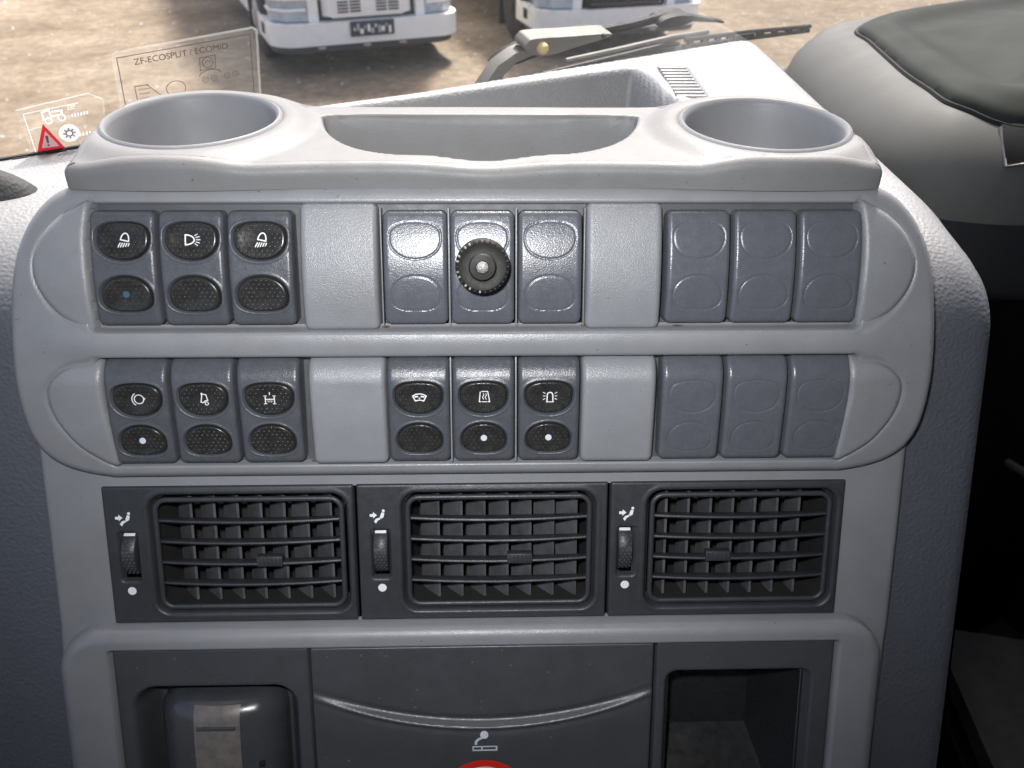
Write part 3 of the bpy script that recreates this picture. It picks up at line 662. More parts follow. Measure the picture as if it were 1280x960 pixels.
for vi in range(3):
    x0, x1 = VX[vi]; h0, h1 = HX[vi]; v0, v1 = -101.0, -41.0; hv0, hv1 = -97.0, -44.6
    hc = (h0+h1)/2; hw = (h1-h0)/2; vc = (hv0+hv1)/2; vh = (hv1-hv0)/2
    R_ = panel_root('air_vent', ((x0+x1)/2, v0, 0), VL[vi], 'vent', 'air vents in a row')
    tx = TX[vi][0]
    sF = lambda X, Y: sd_rrect(X, Y, (x0+x1)/2, (v0+v1)/2, (x1-x0)/2, (v1-v0)/2, .6)
    hole = lambda X, Y: sd_rrect(X, Y, hc, vc, hw, vh, 6.5)
    slot = lambda X, Y: sd_rrect(X, Y, tx, -71.4, 3.9, 10.9, 1.2)
    def ff(X, Y):
        return 1.5 - rnd(np.maximum(sF(X, Y), 0), .9) - 4.5*sst(-.2, 1.2, hole(X, Y)) - 3.0*sst(-.1, .6, slot(X, Y)) + .35*np.exp(-((hole(X, Y)+1.2)/.8)**2)
    plate = hf('faceplate', 'vent', R_, x0-.3, x1+.3, v0-.3, v1+.3, .6, ff, sF, -3, hole=lambda X, Y: np.maximum(hole(X, Y)-1.2, slot(X, Y)-.6))
    # frame ring
    def rr(hx, hy, r, n=8):
        o = []
        for (sx, sy, a0) in ((1, 1, 0), (-1, 1, 90), (-1, -1, 180), (1, -1, 270)):
            for i in range(n): a = rad(a0+90*i/(n-1)); o.append((hc+sx*(hx-r)+r*math.cos(a), vc+sy*(hy-r)+r*math.sin(a)))
        return o
    RP = rr(hw-2.6, vh-2.6, 4.6)
    MB().tube([(a, c, 0.0) for a, c in RP], 1.15, 10, True).build('frame', 'vent', R_)
    # duct
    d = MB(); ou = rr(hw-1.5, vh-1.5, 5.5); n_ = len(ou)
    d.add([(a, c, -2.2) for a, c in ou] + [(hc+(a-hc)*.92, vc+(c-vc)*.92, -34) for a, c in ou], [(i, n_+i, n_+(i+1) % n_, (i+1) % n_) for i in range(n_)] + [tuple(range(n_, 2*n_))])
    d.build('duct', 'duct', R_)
    # horizontal slats, bowed outwards
    for k in range(4):
        vv = hv1 - 4.0 - (k+1)*(2*vh-6.6)/5 + .4
        b = MB(); V = []; F = []; nn_ = 19
        for i in range(nn_):
            t = -1+2*i/(nn_-1); xx = hc+t*(hw-3.0); bow = 1.6*(1-t*t); z = -1.2+bow; yy = vv-.6*(1-t*t)+.4
            for (dn, dv) in ((.0, -.35), (.35, .15), (.15, .75), (-.6, 1.0), (-9, .75), (-9.5, 0), (-9, -.75), (-.8, -.8)):  # front lip to rear edge
                V.append((xx, yy+dv+dn*.10, z+dn if dn > -5 else -5.5+dn*.1))
        for i in range(nn_-1):
            for q in range(8): F.append((i*8+q, (i+1)*8+q, (i+1)*8+(q+1) % 8, i*8+(q+1) % 8))
        F += [tuple(range(8)), tuple((nn_-1)*8+q for q in range(8))[::-1]]
        b.add(V, F).build('slat', 'vent', R_, True, 50)
    # vertical vanes behind
    VP = [np.linspace(-133.5, -75.8, 7), np.linspace(-31.0, 27.0, 7), np.linspace(65.2, 121.8, 7)][vi]
    for k, xx in enumerate(VP):
        an = rad(VA[vi] + rng.uniform(-2, 2)); Mx = Matrix.Rotation(-an, 4, 'Y')
        o = MB(); dp = 13; Vv = []
        xf = xx; zf = -7.6
        P_ = [(-.55, .6), (.55, .6), (.45, -dp), (-.45, -dp)]
        ca, sa = math.cos(an), math.sin(an)
        pts = [(xf + a*ca + c*sa, zf + c*ca - a*sa) for a, c in P_]
        V = [(a, yv, z) for yv in (vc-vh+2.2, vc+vh-2.2) for a, z in pts]
        o.add(V, [(0, 1, 2, 3), (7, 6, 5, 4), (0, 4, 5, 1), (1, 5, 6, 2), (2, 6, 7, 3), (3, 7, 4, 0)]).build('vane', 'vane', R_, False)
    # ribbed tab on the third slat
    tb = [(-100, -.0), (3.2, 0), (86.2, 0)][vi][0]
    tvv = hv1 - 4.0 - 3*(2*vh-6.6)/5 + 2.2
    tb_o = MB().box((tb, tvv-.3, -.6), (10.5, 4.4, 4.0), bev=.5).build('tab', 'vent', R_)
    for i in range(6): MB().box((tb-4.2+i*1.7, tvv-.1, 1.5), (.55, 3.4, .5), bev=.12, seg=1).build('rib', 'vent', tb_o)
    # thumb wheel
    whl = MB(); seg = 26; Rr = 13.6; cz = -11.2; V = []; F = []
    for i in range(seg+1):
        a = rad(-62+124*i/seg); yv = -71.4+Rr*math.sin(a)*.86; z = cz+Rr*math.cos(a)
        V += [(tx-3.3, yv, z-.5), (tx-2.9, yv, z), (tx+2.2, yv, z), (tx+2.6, yv, z-.5), (tx+2.6, yv, z-6), (tx-3.3, yv, z-6)]
    for i in range(seg):
        for q in range(6): F.append((i*6+q, i*6+(q+1) % 6, (i+1)*6+(q+1) % 6, (i+1)*6+q))
    wo = whl.add(V, F).build('thumb_wheel', 'vent', R_, True, 50)
    db = MB()
    for i in range(14):
        a = rad(-48+96*i/13)
        for q in range(3):
            xx = tx-2.3+q*1.7+(.85 if i % 2 else 0); yv = -71.4+Rr*math.sin(a)*.86; z = cz+Rr*math.cos(a)
            if xx > tx+2.1 or i > 11: continue
            db.add([(xx-.4, yv, z), (xx, yv-.4, z), (xx+.4, yv, z), (xx, yv+.4, z), (xx, yv, z+.35)], [(0, 1, 4), (1, 2, 4), (2, 3, 4), (3, 0, 4)])
    db.build('grip_dots', 'vane', wo, False, kind='stuff')
    a = rad(47); MB().box((tx-.35, -71.4+Rr*math.sin(a)*.86, cz+Rr*math.cos(a)+.1), (4.6, 1.3, .5), bev=.15, M4=Matrix.Rotation(-a, 4, 'X')).build('mark', 'white', wo)
    sl_ = MB().box((tx, -71.4, -8), (8.4, 22.4, .4)).build('slot_floor', 'duct', R_)
    seat_icon(TX[vi][1], -54.3, .98).build('seat_symbol', 'white', plate, False)
    MB().patch(circ((TX[vi][2], -86.3), 1.75, 24), lambda a, c: 1.5, .06).build('dot_symbol', 'white', plate, False)

# ================================================================== LOWER UNITS
LV0, LV1 = -212, -110.4
U1 = panel_root('lever_unit', (-125, LV0, 0), 'dark unit with rounded glossy lever cover in a deep recess, lower left', 'control unit')
sF = lambda X, Y: sd_rrect(X, Y, -125.6, (LV0+LV1)/2, 40.4, (LV1-LV0)/2, .8)
rc = lambda X, Y: sd_rrect(X, Y, -125.0, -172, 33.5, 43.5, 9)
hf('plate', 'unit', U1, -167, -84, LV0-1, LV1+1, .7, lambda X, Y: 6.2 - rnd(np.maximum(sF(X, Y), 0), 1.0) - 17*sst(-1.5, 6, rc(X, Y)) + 1.2*sst(-94, -87, X)*sst(-160, -120, Y)*0, sF, -2)
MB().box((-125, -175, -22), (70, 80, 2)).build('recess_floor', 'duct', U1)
kn = lambda X, Y: sd_rrect(X, Y, -125.6, -172, 27.4, 37.6, 11)
lev = hf('lever_cover', 'gloss', U1, -154, -97, -212, -132, .7, lambda X, Y: 9.5 - .011*(X+124.3)**2 - .0035*np.maximum(0, Y+160)**2 - rnd(np.maximum(kn(X, Y), 0), 9.5), kn, -12)
stf = lambda X, Y: 9.5 - .011*(X+124.3)**2 - .0035*np.maximum(0, Y+160)**2 - rnd(np.maximum(kn(X, Y), 0), 9.5) + .25
hf('worn_strip', 'worn', lev, -134.6, -115.2, -208, -137.5, .8, stf)
MB().box((-125, -146.0, 9.3), (16.2, 1.5, 1.0), bev=.2).build('notch', 'unit', lev)
MB().box((-107.5, -165, 6.4), (2.6, 3.0, 1.0), bev=.3).build('mark', 'black', lev)

U2 = panel_root('ashtray', (-12.5, LV0, 0), 'dark ashtray drawer with curved grip lip under the middle vent', 'ashtray')
sG = lambda X, Y: sd_rrect(X, Y, -12.4, (LV0+LV1)/2, 72.2, (LV1-LV0)/2, .8)
def lip(X): return -148.4 + 14.6*((X+12)/72.0)**2
def draw(X, Y):
    d = Y-lip(X); amp = 1 - .75*np.abs((X+12)/72)**3
    n = 6.0 + .018*(Y+160)
    n = n + amp*(2.6*np.exp(-(d/1.25)**2) + 2.0*sst(1.0, -4.5, d)*sst(-26, -5, d)*.9) - amp*.9*np.exp(-((d-3.0)/1.2)**2)
    return n - rnd(np.maximum(sG(X, Y), 0), 1.0)
hf('drawer_front', 'unit', U2, -85.5, 61, LV0-1, LV1+1, .7, draw, sG, -2)
dsf = lambda x, v: float(draw(np.array(float(x)), np.array(float(v))))
b = MB(); cx, cv = -11.8, -158.8
b.patch([(cx-5.4, cv-1.3), (cx-4.8, cv-1.3), (cx-4.8, cv+1.3), (cx-5.4, cv+1.3)], dsf, .12)
for (a0, a1, c0, c1) in ((-4.8, 5.3, .65, 1.3), (-4.8, 5.3, -1.3, -.55), (4.6, 5.3, -.55, .65), (-1.7, -1.0, -.55, .65)):
    b.patch([(cx+a0, cv+c0), (cx+a1, cv+c0), (cx+a1, cv+c1), (cx+a0, cv+c1)], dsf, .12)
b.ribbon([(cx-3.9, cv+2.0), (cx-3.8, cv+3.6), (cx-2.6, cv+4.8), (cx-1.0, cv+5.6)], 1.1, dsf, False, .12)
b.patch(circ((cx-.3, cv+6.7), 1.75, 22), dsf, .14)
b.build('cigarette_symbol', 'dotwhite', U2, False)
st = panel_root('round_sticker', (-12.2, -182.6, 6), 'round red-rimmed sticker on the ashtray front', 'sticker')
rg = circ((-12.2, -182.8), 17.8, 60); ri = circ((-12.2, -182.8), 14.2, 60); ssf = lambda x, v: dsf(x, v)
MB().add([(x, v, ssf(x, v)+.25) for x, v in rg] + [(x, v, ssf(x, v)+.25) for x, v in ri], [(i, (i+1) % 60, 60+(i+1) % 60, 60+i) for i in range(60)]).build('red_rim', 'red', st, False)
MB().patch(ri, ssf, .24).build('pale_centre', 'pink', st, False)

U3 = panel_root('storage_compartment', (99, LV0, 0), 'dark open storage compartment with square recess, lower right', 'compartment')
sH = lambda X, Y: sd_rrect(X, Y, 98.9, (LV0+LV1)/2, 38.0, (LV1-LV0)/2, .8)
ro = lambda X, Y: sd_rrect(X, Y, 96.8, -172, 31.2, 47.3, 5)
hf('plate', 'unit', U3, 60, 138, LV0-1, LV1+1, .7, lambda X, Y: 6.0 - rnd(np.maximum(sH(X, Y), 0), 1.0) - 6*sst(-1.0, 2.0, ro(X, Y)), sH, -2, hole=lambda X, Y: ro(X, Y)-2.0)
bx_ = [(67.4, -126.5), (126.2, -126.5), (126.2, -214), (67.4, -214)]; zb = -34
bk = [(72, -132), (113.2, -132), (113.2, -176), (72, -176)]
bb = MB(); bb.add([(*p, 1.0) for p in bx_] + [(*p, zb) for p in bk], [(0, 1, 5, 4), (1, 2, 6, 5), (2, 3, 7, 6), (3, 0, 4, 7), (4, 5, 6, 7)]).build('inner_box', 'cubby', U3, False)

# ================================================================== CUP HOLDER TRAY (world frame, metres)
tr = world_root('cup_holder_tray', (0, .34, -.142), 'grey moulded tray with two round cup holders and a centre well', 'tray')
ZT = -.1090; KT = 1.0332
CL = (-.113*KT, .3425*KT, .0335*KT); CR = (.1090*KT, .3385*KT, .0325*KT)
OUT = KT*smooth_poly([(-.1480, .3035), (-.1475, .318), (-.1500, .343), (-.1435, .370), (-.118, .385), (-.09, .379), (-.065, .373), (0, .373), (.065, .373), (.09, .377), (.115, .379), (.138, .366), (.1448, .340), (.1432, .318), (.1436, .3035), (.140, .3003), (.125, .2990), (.108, .2986), (.085, .2995), (.06, .3015), (.03, .3023), (.0, .3021), (-.03, .3023), (-.06, .3015), (-.085, .2995), (-.108, .2986), (-.128, .2990), (-.1445, .3003)], 6)
WELL = KT*smooth_poly([(-.063, .359), (-.03, .3605), (.03, .3605), (.060, .359), (.0625, .352), (.056, .333), (.046, .3205), (.034, .3135), (.020, .3118), (.008, .3098), (.0, .3094), (-.008, .3098), (-.020, .3116), (-.036, .3125), (-.050, .320), (-.060, .334), (-.0655, .352)], 5)
def trz(X, Y):
    z = np.full(X.shape, ZT)
    dL = np.hypot(X-CL[0], Y-CL[1])-CL[2]; dR = np.hypot(X-CR[0], Y-CR[1])-CR[2]
    dw = sd_poly(X, Y, WELL); do = sd_poly(X, Y, OUT)
    # cup collars stand up as rims, the land between dips
    dm = np.minimum(dL, dR)
    z = z - .0035*sst(.004, .016, dm)
    z = z - .0020*np.exp(-(X/.020)**2)*sst(.330, .316, Y)
    # front: rolls over to the skirt
    z = z - .045*sst(.0, .006, dw-.0005) - rnd(np.clip(.002-np.abs(dw), 0, .002)*0, .001)
    z = z - rnd(np.maximum(dm+.0022, 0), .0035)*0
    z = np.where(dm < .0025, z - rnd(np.maximum(dm+.0005, 0), .003), z)
    return z
hole_ = lambda X, Y: np.maximum(CL[2]-.0003-np.hypot(X-CL[0], Y-CL[1]), CR[2]-.0003-np.hypot(X-CR[0], Y-CR[1]))
RT = .0040
hf('tray_body', 'tray', tr, -.160, .156, .300, .402, .0008, trz, lambda X, Y: sd_poly(X, Y, OUT)-RT, lambda X, Y: trz(X, Y), hole=hole_)
sk = MB(); SKP = OUT; ns_ = len(SKP); V_ = []; nr_ = 10
for k in range(ns_):
    t_ = SKP[(k+1) % ns_]-SKP[k-1]; t_ = t_/np.hypot(*t_); nin = np.array([-t_[1], t_[0]])
    if sd_poly(np.array([SKP[k][0]+nin[0]*.003]), np.array([SKP[k][1]+nin[1]*.003]), OUT)[0] < 0: nin = -nin
    q = SKP[k]+nin*(RT+.0004); zt_ = float(trz(np.array([q[0]]), np.array([q[1]]))[0])
    sd_ = float(sst(.314, .345, np.array(SKP[k][1])))                  # 0 front, 1 sides and back
    rows = [(RT*(1-math.sin(a)), -RT*(1-math.cos(a))) for a in np.linspace(0, math.pi/2, 7)]
    for r_i, (o_, dz_) in enumerate(rows): p_ = SKP[k]+nin*(o_+(.0004 if r_i == 0 else 0)); V_.append((p_[0], p_[1], zt_+dz_))
    zb_ = min(zt_-RT-.0008, -.1225-.0245*sd_); ze_ = zt_-RT
    for o_, z_ in ((-.0006*sd_, ze_+(zb_-ze_)*.25), (-.0030*sd_, ze_+(zb_-ze_)*.6), (-.0045*sd_, zb_)):
        p_ = SKP[k]+nin*o_; V_.append((p_[0], p_[1], z_))
F_ = [(k*nr_+r, k*nr_+r+1, ((k+1) % ns_)*nr_+r+1, ((k+1) % ns_)*nr_+r) for k in range(ns_) for r in range(nr_-1)]
sk.add(V_, F_).build('skirt', 'tray', tr, True, 0)
for c in (CL, CR):
    prof = [(c[2]+.0009, -.0022), (c[2]+.0004, -.0009), (c[2]-.0006, -.0004), (c[2]-.0016, -.0012), (c[2]-.0022, -.003), (c[2]-.0030, -.010), (c[2]-.0055, -.055), (c[2]-.0085, -.058), (.0005, -.0585)]
    MB().lathe(prof, (c[0], c[1], ZT), 96, cap0=False).build('cup_well', 'tray_in', tr, True, 60)

# ================================================================== WINDSCREEN, STICKERS, WIPERS
ws = world_root('windscreen', tuple(Gp(250, 0)), 'clear slanted windscreen glass beyond the dashboard', 'windscreen')
b = MB(); P_ = [(-900, -52), (1480, -52), (1480, 960), (-900, 960)]
b.prism(P_, 5.0, lambda a, c, d: Gp(a, c, 4+d)).build('pane', 'glass', ws, False)
def seal(s0, s1, h0, h1, o=2): return MB().prism([(s0, h0), (s1, h0), (s1, h1), (s0, h1)], 1.2, lambda a, c, d: Gp(a, c, o+d))
seal(-900, 60, -1.5, .6).build('seal', 'rubber', ws, False)
for s0, s1 in ((5.5, 12), (20, 29), (41, 47), (56, 63)): seal(s0, s1, -5, 0.2, .6).build('seal_block', 'black', ws, False)
def film(P_, o, t=.25): return MB().prism(P_, t, lambda a, c, d: Gp(a, c, o+d))
def onfilm(P_, root, name, m, o): return film(P_, o, .1).build(name, m, root, False)
def stroke(P_, wd, o, closed=False):
    b = MB().ribbon(P_, wd, lambda x, y: o, closed, 0); return MB().add([Gp(*v) for v in b.V], [f[::-1] for f in b.F])
z1 = world_root('gear_sticker', tuple(Gp(92, 10, 3)), 'clear transparent sticker with brown gear diagram and lettering on the windscreen', 'sticker')
ZP = [(57.6, -2), (57.9, 42.5), (59.5, 44), (124, 48.3), (126, 46.8), (125.6, -2)]
film(ZP, 3.2).build('film', 'film', z1, False)
stroke(ZP, 1.3, 3.0, True).build('film_edge', 'filmedge', z1, False)
b = stroke([(59.4, -2), (59.4, 41.3), (122.5, 45.2), (122.6, -2)], .35, 2.9)
for P_, c in (([(96.6, 30), (97.0, 36.4), (104.6, 36.9), (104.2, 30.4)], True), (circ((100.6, 33.5), 2.6, 16), True), (circ((100.7, 33.1), 1.4, 10, 0, 180), False),
              ([(95.8, 27.0), (96.6, 28.4), (101, 30.0), (105.5, 29.3), (106.4, 27.9)], False), (circ((84.0, 22.5), 4.6, 18, -30, 260, 3.9), False),
              ([(70.5, 26.5), (78, 18.5)], False), ([(65.5, 12), (65.0, 26.2), (71.5, 26.5)], False)):
    q = stroke(P_, .32, 2.9, c); b.add(q.V, q.F)
for i, x in enumerate((98.6, 103.0, 109.5, 113.8)):
    q = stroke(circ((x, 24.8+.35*i), 1.45, 14), .26, 2.9, True); b.add(q.V, q.F)
    q = stroke([(x-.5, 24.3+.35*i), (x+.1, 25.4+.35*i), (x+.3, 24.2+.35*i)], .22, 2.85); b.add(q.V, q.F)
for i in range(3):
    xs_ = np.linspace(66.6, 72.2-i*.6, 12); q = stroke([(x, 24.2-i*2.3+.5*(j % 2)) for j, x in enumerate(xs_)], .22, 2.9); b.add(q.V, q.F)
b.build('diagram', 'brown', z1, False)
def text_mesh(txt, s, h, size, ang, o):
    cu = bpy.data.curves.new('lettering', 'FONT'); cu.body = txt; cu.size = size; cu.space_character = 1.0
    to = bpy.data.objects.new('lettering', cu); COL.objects.link(to)
    dg = bpy.context.evaluated_depsgraph_get(); me = bpy.data.meshes.new_from_object(to.evaluated_get(dg))
    V = [v.co[:] for v in me.vertices]; F = [tuple(p.vertices) for p in me.polygons]
    bpy.data.objects.remove(to); bpy.data.curves.remove(cu); bpy.data.meshes.remove(me)
    ca, sa = math.cos(ang), math.sin(ang)
    return MB().add([Gp(s+x*ca-y*sa, h+x*sa+y*ca, o) for x, y, _ in V], F)
text_mesh('ZF-ECOSPLIT / ECOMID', 66.6, 36.9, 4.3, rad(3.2), 2.85).build('lettering', 'brown', z1, False)
z2 = world_root('warning_sticker', tuple(Gp(30, 0, 3)), 'small clear sticker with red warning triangle and white tractor symbols', 'sticker')
WP = [(12.6, 22.5), (15.0, -1), (47, -1), (50, 22), (44, 26)]
film(WP, 3.2).build('film', 'film', z2, False)
stroke(WP, .9, 3.0, True).build('film_edge', 'filmedge', z2, False)
b = stroke([(16.0, 0), (15.2, 20.4), (39, 22.2)], .4, 2.9)
q = stroke([(15.5, 12), (21.5, 13.2)], .3, 2.88); b.add(q.V, q.F)
q = stroke([(22.9, 15.6), (22.8, 20), (26.0, 20.5), (26.2, 17.2), (31, 17.6), (31.2, 19.6), (27, 19.6)], .9, 2.9); b.add(q.V, q.F)
for c, r in (((24.8, 15.4), 1.4), ((30.6, 16.0), 1.5)):
    q = stroke(circ(c, r, 16), .7, 2.86, True); b.add(q.V, q.F)
for i in range(6): q = stroke([(35.0+i*1.35, 15.4+.08*i), (35.3+i*1.35, 17.0+.08*i)], .7, 2.9); b.add(q.V, q.F)
for i in range(3): q = stroke([(33.8, 19.4+i*.9), (36.8+.4*i, 19.7+i*.9)], .3, 2.9); b.add(q.V, q.F)
for i in range(4): q = stroke([(36.6+i*1.5, 5.2), (36.8+i*1.5, 6.9)], .8, 2.9); b.add(q.V, q.F)
b.build('white_symbols', 'whitefilm', z2, False)
dsc = onfilm(circ((32.2, 7.6), 4.6, 28), z2, 'gear_disc', 'whitefilm', 2.9)
b = stroke(circ((32.2, 7.6), 1.5, 14), .6, 2.7, True)
for i in range(8):
    a = i*math.pi/4; q = stroke([(32.2+1.9*math.cos(a), 7.6+1.9*math.sin(a)), (32.2+2.7*math.cos(a), 7.6+2.7*math.sin(a))], .7, 2.68); b.add(q.V, q.F)
b.build('gear_symbol', 'brown', dsc, False)
tri = onfilm([(16.6, .6), (28.9, .3), (22.0, 14.2)], z2, 'red_triangle', 'redfilm', 2.75)
onfilm([(18.9, 2.2), (26.5, 2.0), (22.2, 10.6)], z2, 'white_triangle', 'whitefilm', 2.55)
b = film([(21.7, 4.4), (22.5, 4.4), (22.8, 8.2), (21.6, 8.2)], 2.4, .1); q = film(circ((22.1, 3.3), .5, 10), 2.4, .1); b.add(q.V, q.F); b.build('exclamation_mark', 'brown', tri, False)

def outw(P_, d, o): return MB().prism(P_, d, lambda a, c, e: Gp(a, c, o+e))
w1 = world_root('windscreen_wiper', tuple(Gp(350, -30, 70)), 'grey curved wiper arm with bolt outside the windscreen', 'wiper')
outw([(296, -48), (304, -36), (311, -25.5), (324, -18.2), (330, -17), (341, -21), (326, -25), (317, -33), (311, -48)], 10, 60).build('arm_root', 'wiper', w1)
outw(smooth_poly([(328.5, -14.5), (330, -9.5), (336, -7.6), (366, -9.5), (399, -11.5), (400, -14), (375, -17.6), (354, -20.8), (340, -20.2)], 4), 14, 56).build('arm_plate', 'wiper', w1)
MB().lathe([(4.2e-3, 0), (4.2e-3, .002), (3e-3, .004), (.3e-3, .0045)], Gp(342, -14.5, 56), 20, (ub, wb, -nb)).build('bolt', 'crumb', w1)
MB().lathe([(1.6e-3, 0), (1.5e-3, .002), (.2e-3, .0025)], Gp(394, -12, 56), 12, (ub, wb, -nb)).build('rivet', 'black', w1)
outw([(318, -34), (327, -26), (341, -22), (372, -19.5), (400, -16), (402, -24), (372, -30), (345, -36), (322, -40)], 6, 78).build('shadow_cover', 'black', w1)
w2 = world_root('wiper_mechanism', tuple(Gp(440, -20, 60)), 'black wiper blade and link rods at the windscreen base', 'wiper')
MB().tube([Gp(398, -17, 70), Gp(430, -15.5, 70), Gp(456, -12.5, 70), Gp(470, -11.5, 70)], .0035, 8).build('link_rod', 'black', w2)
outw(smooth_poly([(452, -15.5), (455, -10.6), (468, -8.8), (482, -10.5), (484, -15), (468, -17)], 4), 14, 62).build('joint', 'black', w2)
outw([(480, -10.5), (524, -21), (524, -22), (482, -16)], 5, 66).build('blade_tail', 'black', w2)
MB().tube([Gp(352, -17.5, 40), Gp(400, -15.5, 40), Gp(446, -12.5, 40), Gp(480, -12.2, 40)], [.0018, .0024, .0024, .002], 8).build('blade_arm', 'wiper', w2)
MB().tube([Gp(330, -21, 34), Gp(380, -17.5, 34), Gp(430, -14, 34)], .0016, 8).build('rubber_edge', 'rubber', w2)
MB().tube([Gp(395, -18, 36), Gp(420, -15.5, 37), Gp(450, -16, 36)], .0012, 6).build('hose', 'rubber', w2)
w3 = world_root('wiper_linkage', tuple(Gp(560, -20, 40)), 'notched black blade with gaps at the right end of the windscreen base', 'wiper')
MB().tube([Gp(455, -13.5, 36), Gp(520, -15.0, 36), Gp(590, -18.5, 36)], .0016, 8).build('upper_rail', 'black', w3)
MB().tube([Gp(455, -18.5, 36), Gp(520, -20.0, 36), Gp(590, -22.0, 36)], .0018, 8).build('lower_rail', 'black', w3)
for i, s in enumerate((458, 472, 486, 498, 512, 530, 547, 562, 580)): outw([(a_, b_-(s-455)*.028) for a_, b_ in ((s, -18.5), (s+4+2*(i % 2), -18.5), (s+5+2*(i % 2), -13.5), (s+1, -13.5))], 3, 34.5).build('bridge', 'black', w3)
outw([(503, -19.6), (524, -20), (524, -15), (503, -14.6)], 4, 33).build('clip', 'black', w3)

# ================================================================== TRUCKS IN THE YARD
def truck(name, loc, rz, label, style, plate):
    T = local_root(name, loc, rz, label, 'truck', 'white trucks parked in the yard')
    W2 = 1.22
    # cab shell with rounded front corners: plan outline extruded up
    def plan(w, d, r, n=6, y0=0):
        o = [(-w, d)]
        for i in range(n): a = rad(180+90*i/(n-1)); o.append((-w+r+r*math.cos(a), y0+r+r*math.sin(a)))
        for i in range(n): a = rad(270+90*i/(n-1)); o.append((w-r+r*math.cos(a), y0+r+r*math.sin(a)))
        return o + [(w, d)]
    zq = lambda z: z if z < .36 else (.36+(z-.36)*.68 if z < 1.3 else z-.30)
    def ext(P_, z0, z1, nm, m, par=T):
        z0, z1 = zq(z0), zq(z1); return MB().prism(P_, z1-z0, lambda a, c, e: (a, c, z0+e)).build(nm, m, par, True, 35)
    ext(plan(1.18, 2.0, .30, y0=.10), 1.12, 2.9, 'cab', 'paint')
    ext(plan(W2, 1.0, .32), .36, .74, 'bumper', 'paint')
    ext(plan(1.17, .95, .30, y0=.07), .27, .37, 'spoiler', 'spoiler')
    ext(plan(1.14, .9, .30, y0=.16), .74, 1.14, 'front_core', 'tdark')
    MB().prism(plan(1.12, .5, .3, y0=.085), .72, lambda a, c, e: (a, c+.10*(e/.72), 1.5+e)).build('windscreen', 'tdark', T)
    for s in (-1, 1):
        ext([(s*.72, .10), (s*1.0, .13), (s*1.16, .30), (s*1.17, .45), (s*.72, .45)] if s > 0 else [(s*1.17, .45), (s*1.16, .30), (s*1.0, .13), (s*.72, .10), (s*.72, .45)][::1], .76, .93, 'headlamp', 'lamp')
        ext([(s*.76, .085), (s*1.02, .115), (s*1.19, .31), (s*1.19, .5), (s*.76, .5)], .935, .985, 'lamp_trim', 'paint')
        ext([(s*.74, .12), (s*1.0, .15), (s*1.17, .33), (s*1.17, .5), (s*.74, .5)], .99, 1.12, 'upper_lamp', 'lamp')
        ext([(s*.62, .075), (s*.74, .09), (s*.74, .4), (s*.62, .4)], .742, 1.14, 'lamp_pillar', 'paint')
        # fog/step opening
        ext([(s*1.195, .52), (s*1.232, .52), (s*1.232, .66), (s*1.195, .66)], .48, .66, 'step_opening', 'black')
        # wheel: tyre and hub on its own axis
        wl = MB().lathe([(.30, -.16), (.44, -.16), (.50, -.12), (.51, 0), (.50, .12), (.44, .16), (.30, .16)], (s*1.04, 1.22, .51), 40, ((0, 1, 0), (0, 0, 1), (1, 0, 0))).build('wheel', 'tyre', T)
        MB().lathe([(.29, -.17), (.30, .10), (.22, .165), (.12, .175), (.10, .2), (.02, .2)] if s > 0 else [(.02, -.2), (.10, -.2), (.12, -.175), (.22, -.165), (.30, -.10), (.29, .17)], (s*1.04, 1.22, .51), 32, ((0, 1, 0), (0, 0, 1), (1, 0, 0))).build('hub', 'hub' if style == 0 else 'mud', wl)
        ext([(s*.80, .70), (s*.85, .70), (s*.85, 1.85), (s*.80, 1.85)], .45, 1.4, 'arch_liner', 'black')
        ext([(s*1.0, 1.86), (s*1.21, 1.86), (s*1.21, 5.2), (s*1.0, 5.2)], .50, 1.15, 'side_skirt', 'paint')
    ext([(-1.0, 1.0), (1.0, 1.0), (1.0, 5.6), (-1.0, 5.6)], .75, 1.0, 'chassis', 'black')
    for s in (-1, 1): ext([(s*.72, 1.80), (s*1.21, 1.80), (s*1.21, 1.85), (s*.72, 1.85)], .12, 1.1, 'mud_flap', 'tyre')
    ext([(-1.2, 2.3), (1.2, 2.3), (1.2, 9), (-1.2, 9)], 1.25, 3.2, 'load_body', 'paint')
    if style == 0:
        gi = ext([(-.50, .04), (.50, .04), (.56, .12), (.56, .4), (-.56, .4), (-.56, .12)], .83, 1.3, 'grille', 'paint')
        MB().prism([(-.44, .79), (.44, .79), (.54, .86), (-.54, .86)], .2, lambda a, c, e: (a, .075+e, zq(c))).build('grille_chin', 'paint', T, False)
        for x in (-.32, -.165, .165, .32):
            for z in (.90, .955, 1.01, 1.065): MB().box((x, .036, zq(z)), (.13, .02, .018)).build('slit', 'tdark', gi, False)
    else:
        gi = ext([(-.52, .05), (.52, .05), (.60, .14), (.60, .4), (-.60, .4), (-.60, .14)], .70, 1.35, 'grille', 'black')
        for z in (.82, .93, 1.04, 1.15): MB().box((0, .045, zq(z)), (1.0, .02, .014)).build('bar', 'tdark', gi, False)
        MB().prism([(-.55, .74), (.55, .74), (.52, .70), (-.52, .70)], .2, lambda a, c, e: (a, .03+e, zq(c))).build('grille_sill', 'paint', T, False)
    if plate:
        po = MB().box((.02, -.015, .53), (.56, .03, .18), bev=.01).build('number_plate', 'tdark', T)
        for i in range(11):
            MB().box((-.21+i*.045, -.033, .53+.03*math.sin(i*2.3)), (.018+.012*(i % 3), .006, .035+.05*((i*5) % 3)/2)).build('plate_mark', 'lamp' if i % 2 else 'paint', po, False)
    for x in (-.62, -.05, .42): MB().box((x, .045, .325), (.09, .05, .03), bev=.008).build('lower_lamp', 'pink', T)
    return T
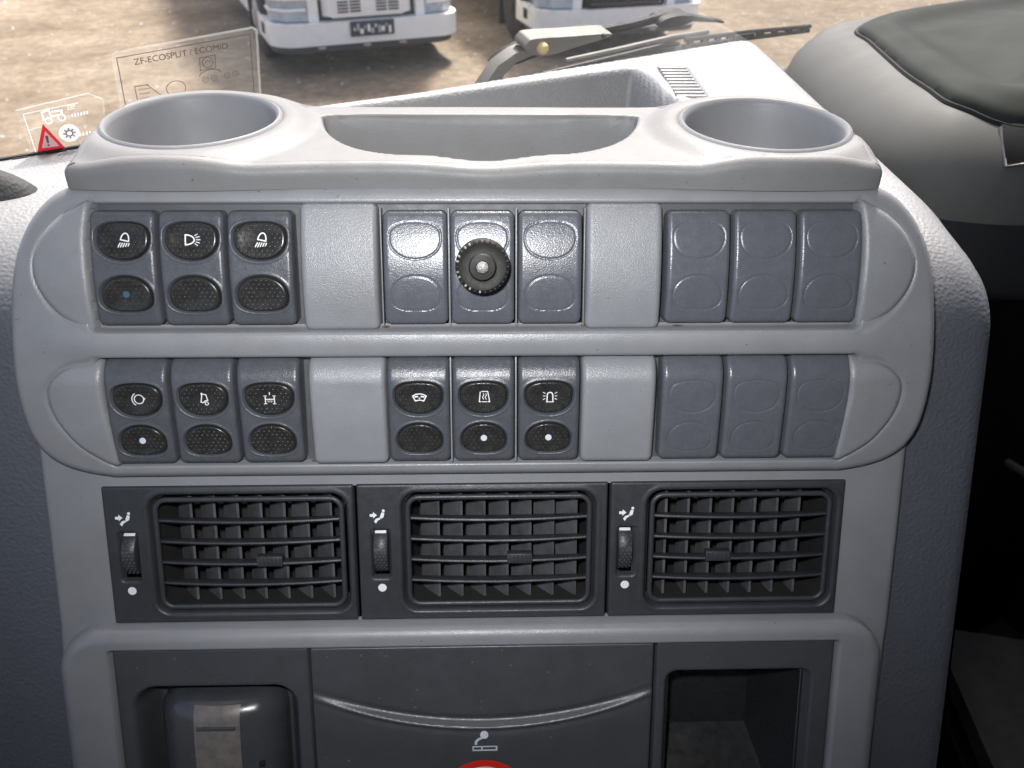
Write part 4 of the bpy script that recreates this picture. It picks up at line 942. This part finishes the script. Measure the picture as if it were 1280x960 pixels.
def front_to(pl, pr, zrel):
    pl = np.array(pl); pr = np.array(pr); c = (pl+pr)/2; a = math.atan2(pr[1]-pl[1], pr[0]-pl[0]); return c, a
c, a = front_to((-2.64, 11.15), (-.19, 12.1), 0)
truck('parked_truck', (c[0], c[1], 0), a, 'white truck with pale slatted grille and number plate, nearer the left', 0, True)
c, a = front_to((.72, 12.1), (3.08, 12.8), 0)
truck('parked_truck', (c[0], c[1], 0), a, 'white truck with large black grille opening, beyond the wiper', 1, False)
# loose stones in the yard
sb = MB()
for i in range(900):
    x = rng.uniform(-9, 9); y = rng.uniform(6, 20); r = rng.uniform(.008, .03)
    V = [(x+r*math.cos(q)*rng.uniform(.7, 1.2), y+r*math.sin(q)*rng.uniform(.7, 1.2), 0) for q in (0, 1.26, 2.5, 3.77, 5.0)] + [(x, y, r*rng.uniform(.5, .9))]
    sb.add(V, [(0, 1, 5), (1, 2, 5), (2, 3, 5), (3, 4, 5), (4, 0, 5)])
sto = link('loose_stones', sb.data('loose_stones', 'hub', Z0, 1.0, False)); props(sto, 'pale loose stones scattered over the dirt yard', 'stones', kind='stuff')
# crumbs on the ledge under the right vent
for i, (x, v, l) in enumerate(((34.6, -104.2, .9), (56.5, -105.0, 1.5))):
    o = panel_root('crumb', (x, v, 8), ('tiny pale crumb on the ledge, left of the compartment', 'larger pale crumb on the ledge above the compartment')[i], 'crumb')
    MB().box((x, v, 8.0), (.5, l, .5), bev=.1).build('grain', 'crumb', o)

# brown grime in the corners of the switch openings
for i, (x, v, n, w_, h_) in enumerate(((-153.2, -14.5, 11.2, 1.5, 3.2), (-48.2, 25.0, 9.4, 3.0, 1.2), (27.0, 25.2, 9.4, 2.4, 1.0), (-78.6, -29.2, 5.6, 2.4, 1.0), (63, 24.8, 9.2, 5.0, .7))):
    P_ = [(x+w_/2*math.cos(t)*rng.uniform(.6, 1.1), v+h_/2*math.sin(t)*rng.uniform(.6, 1.1), n) for t in np.linspace(0, 2*math.pi, 12)[:-1]]
    MB().add(P_ + [(x, v, n+.35)], [(k, (k+1) % 11, 11) for k in range(11)]).build('grime', 'rust', fascia)
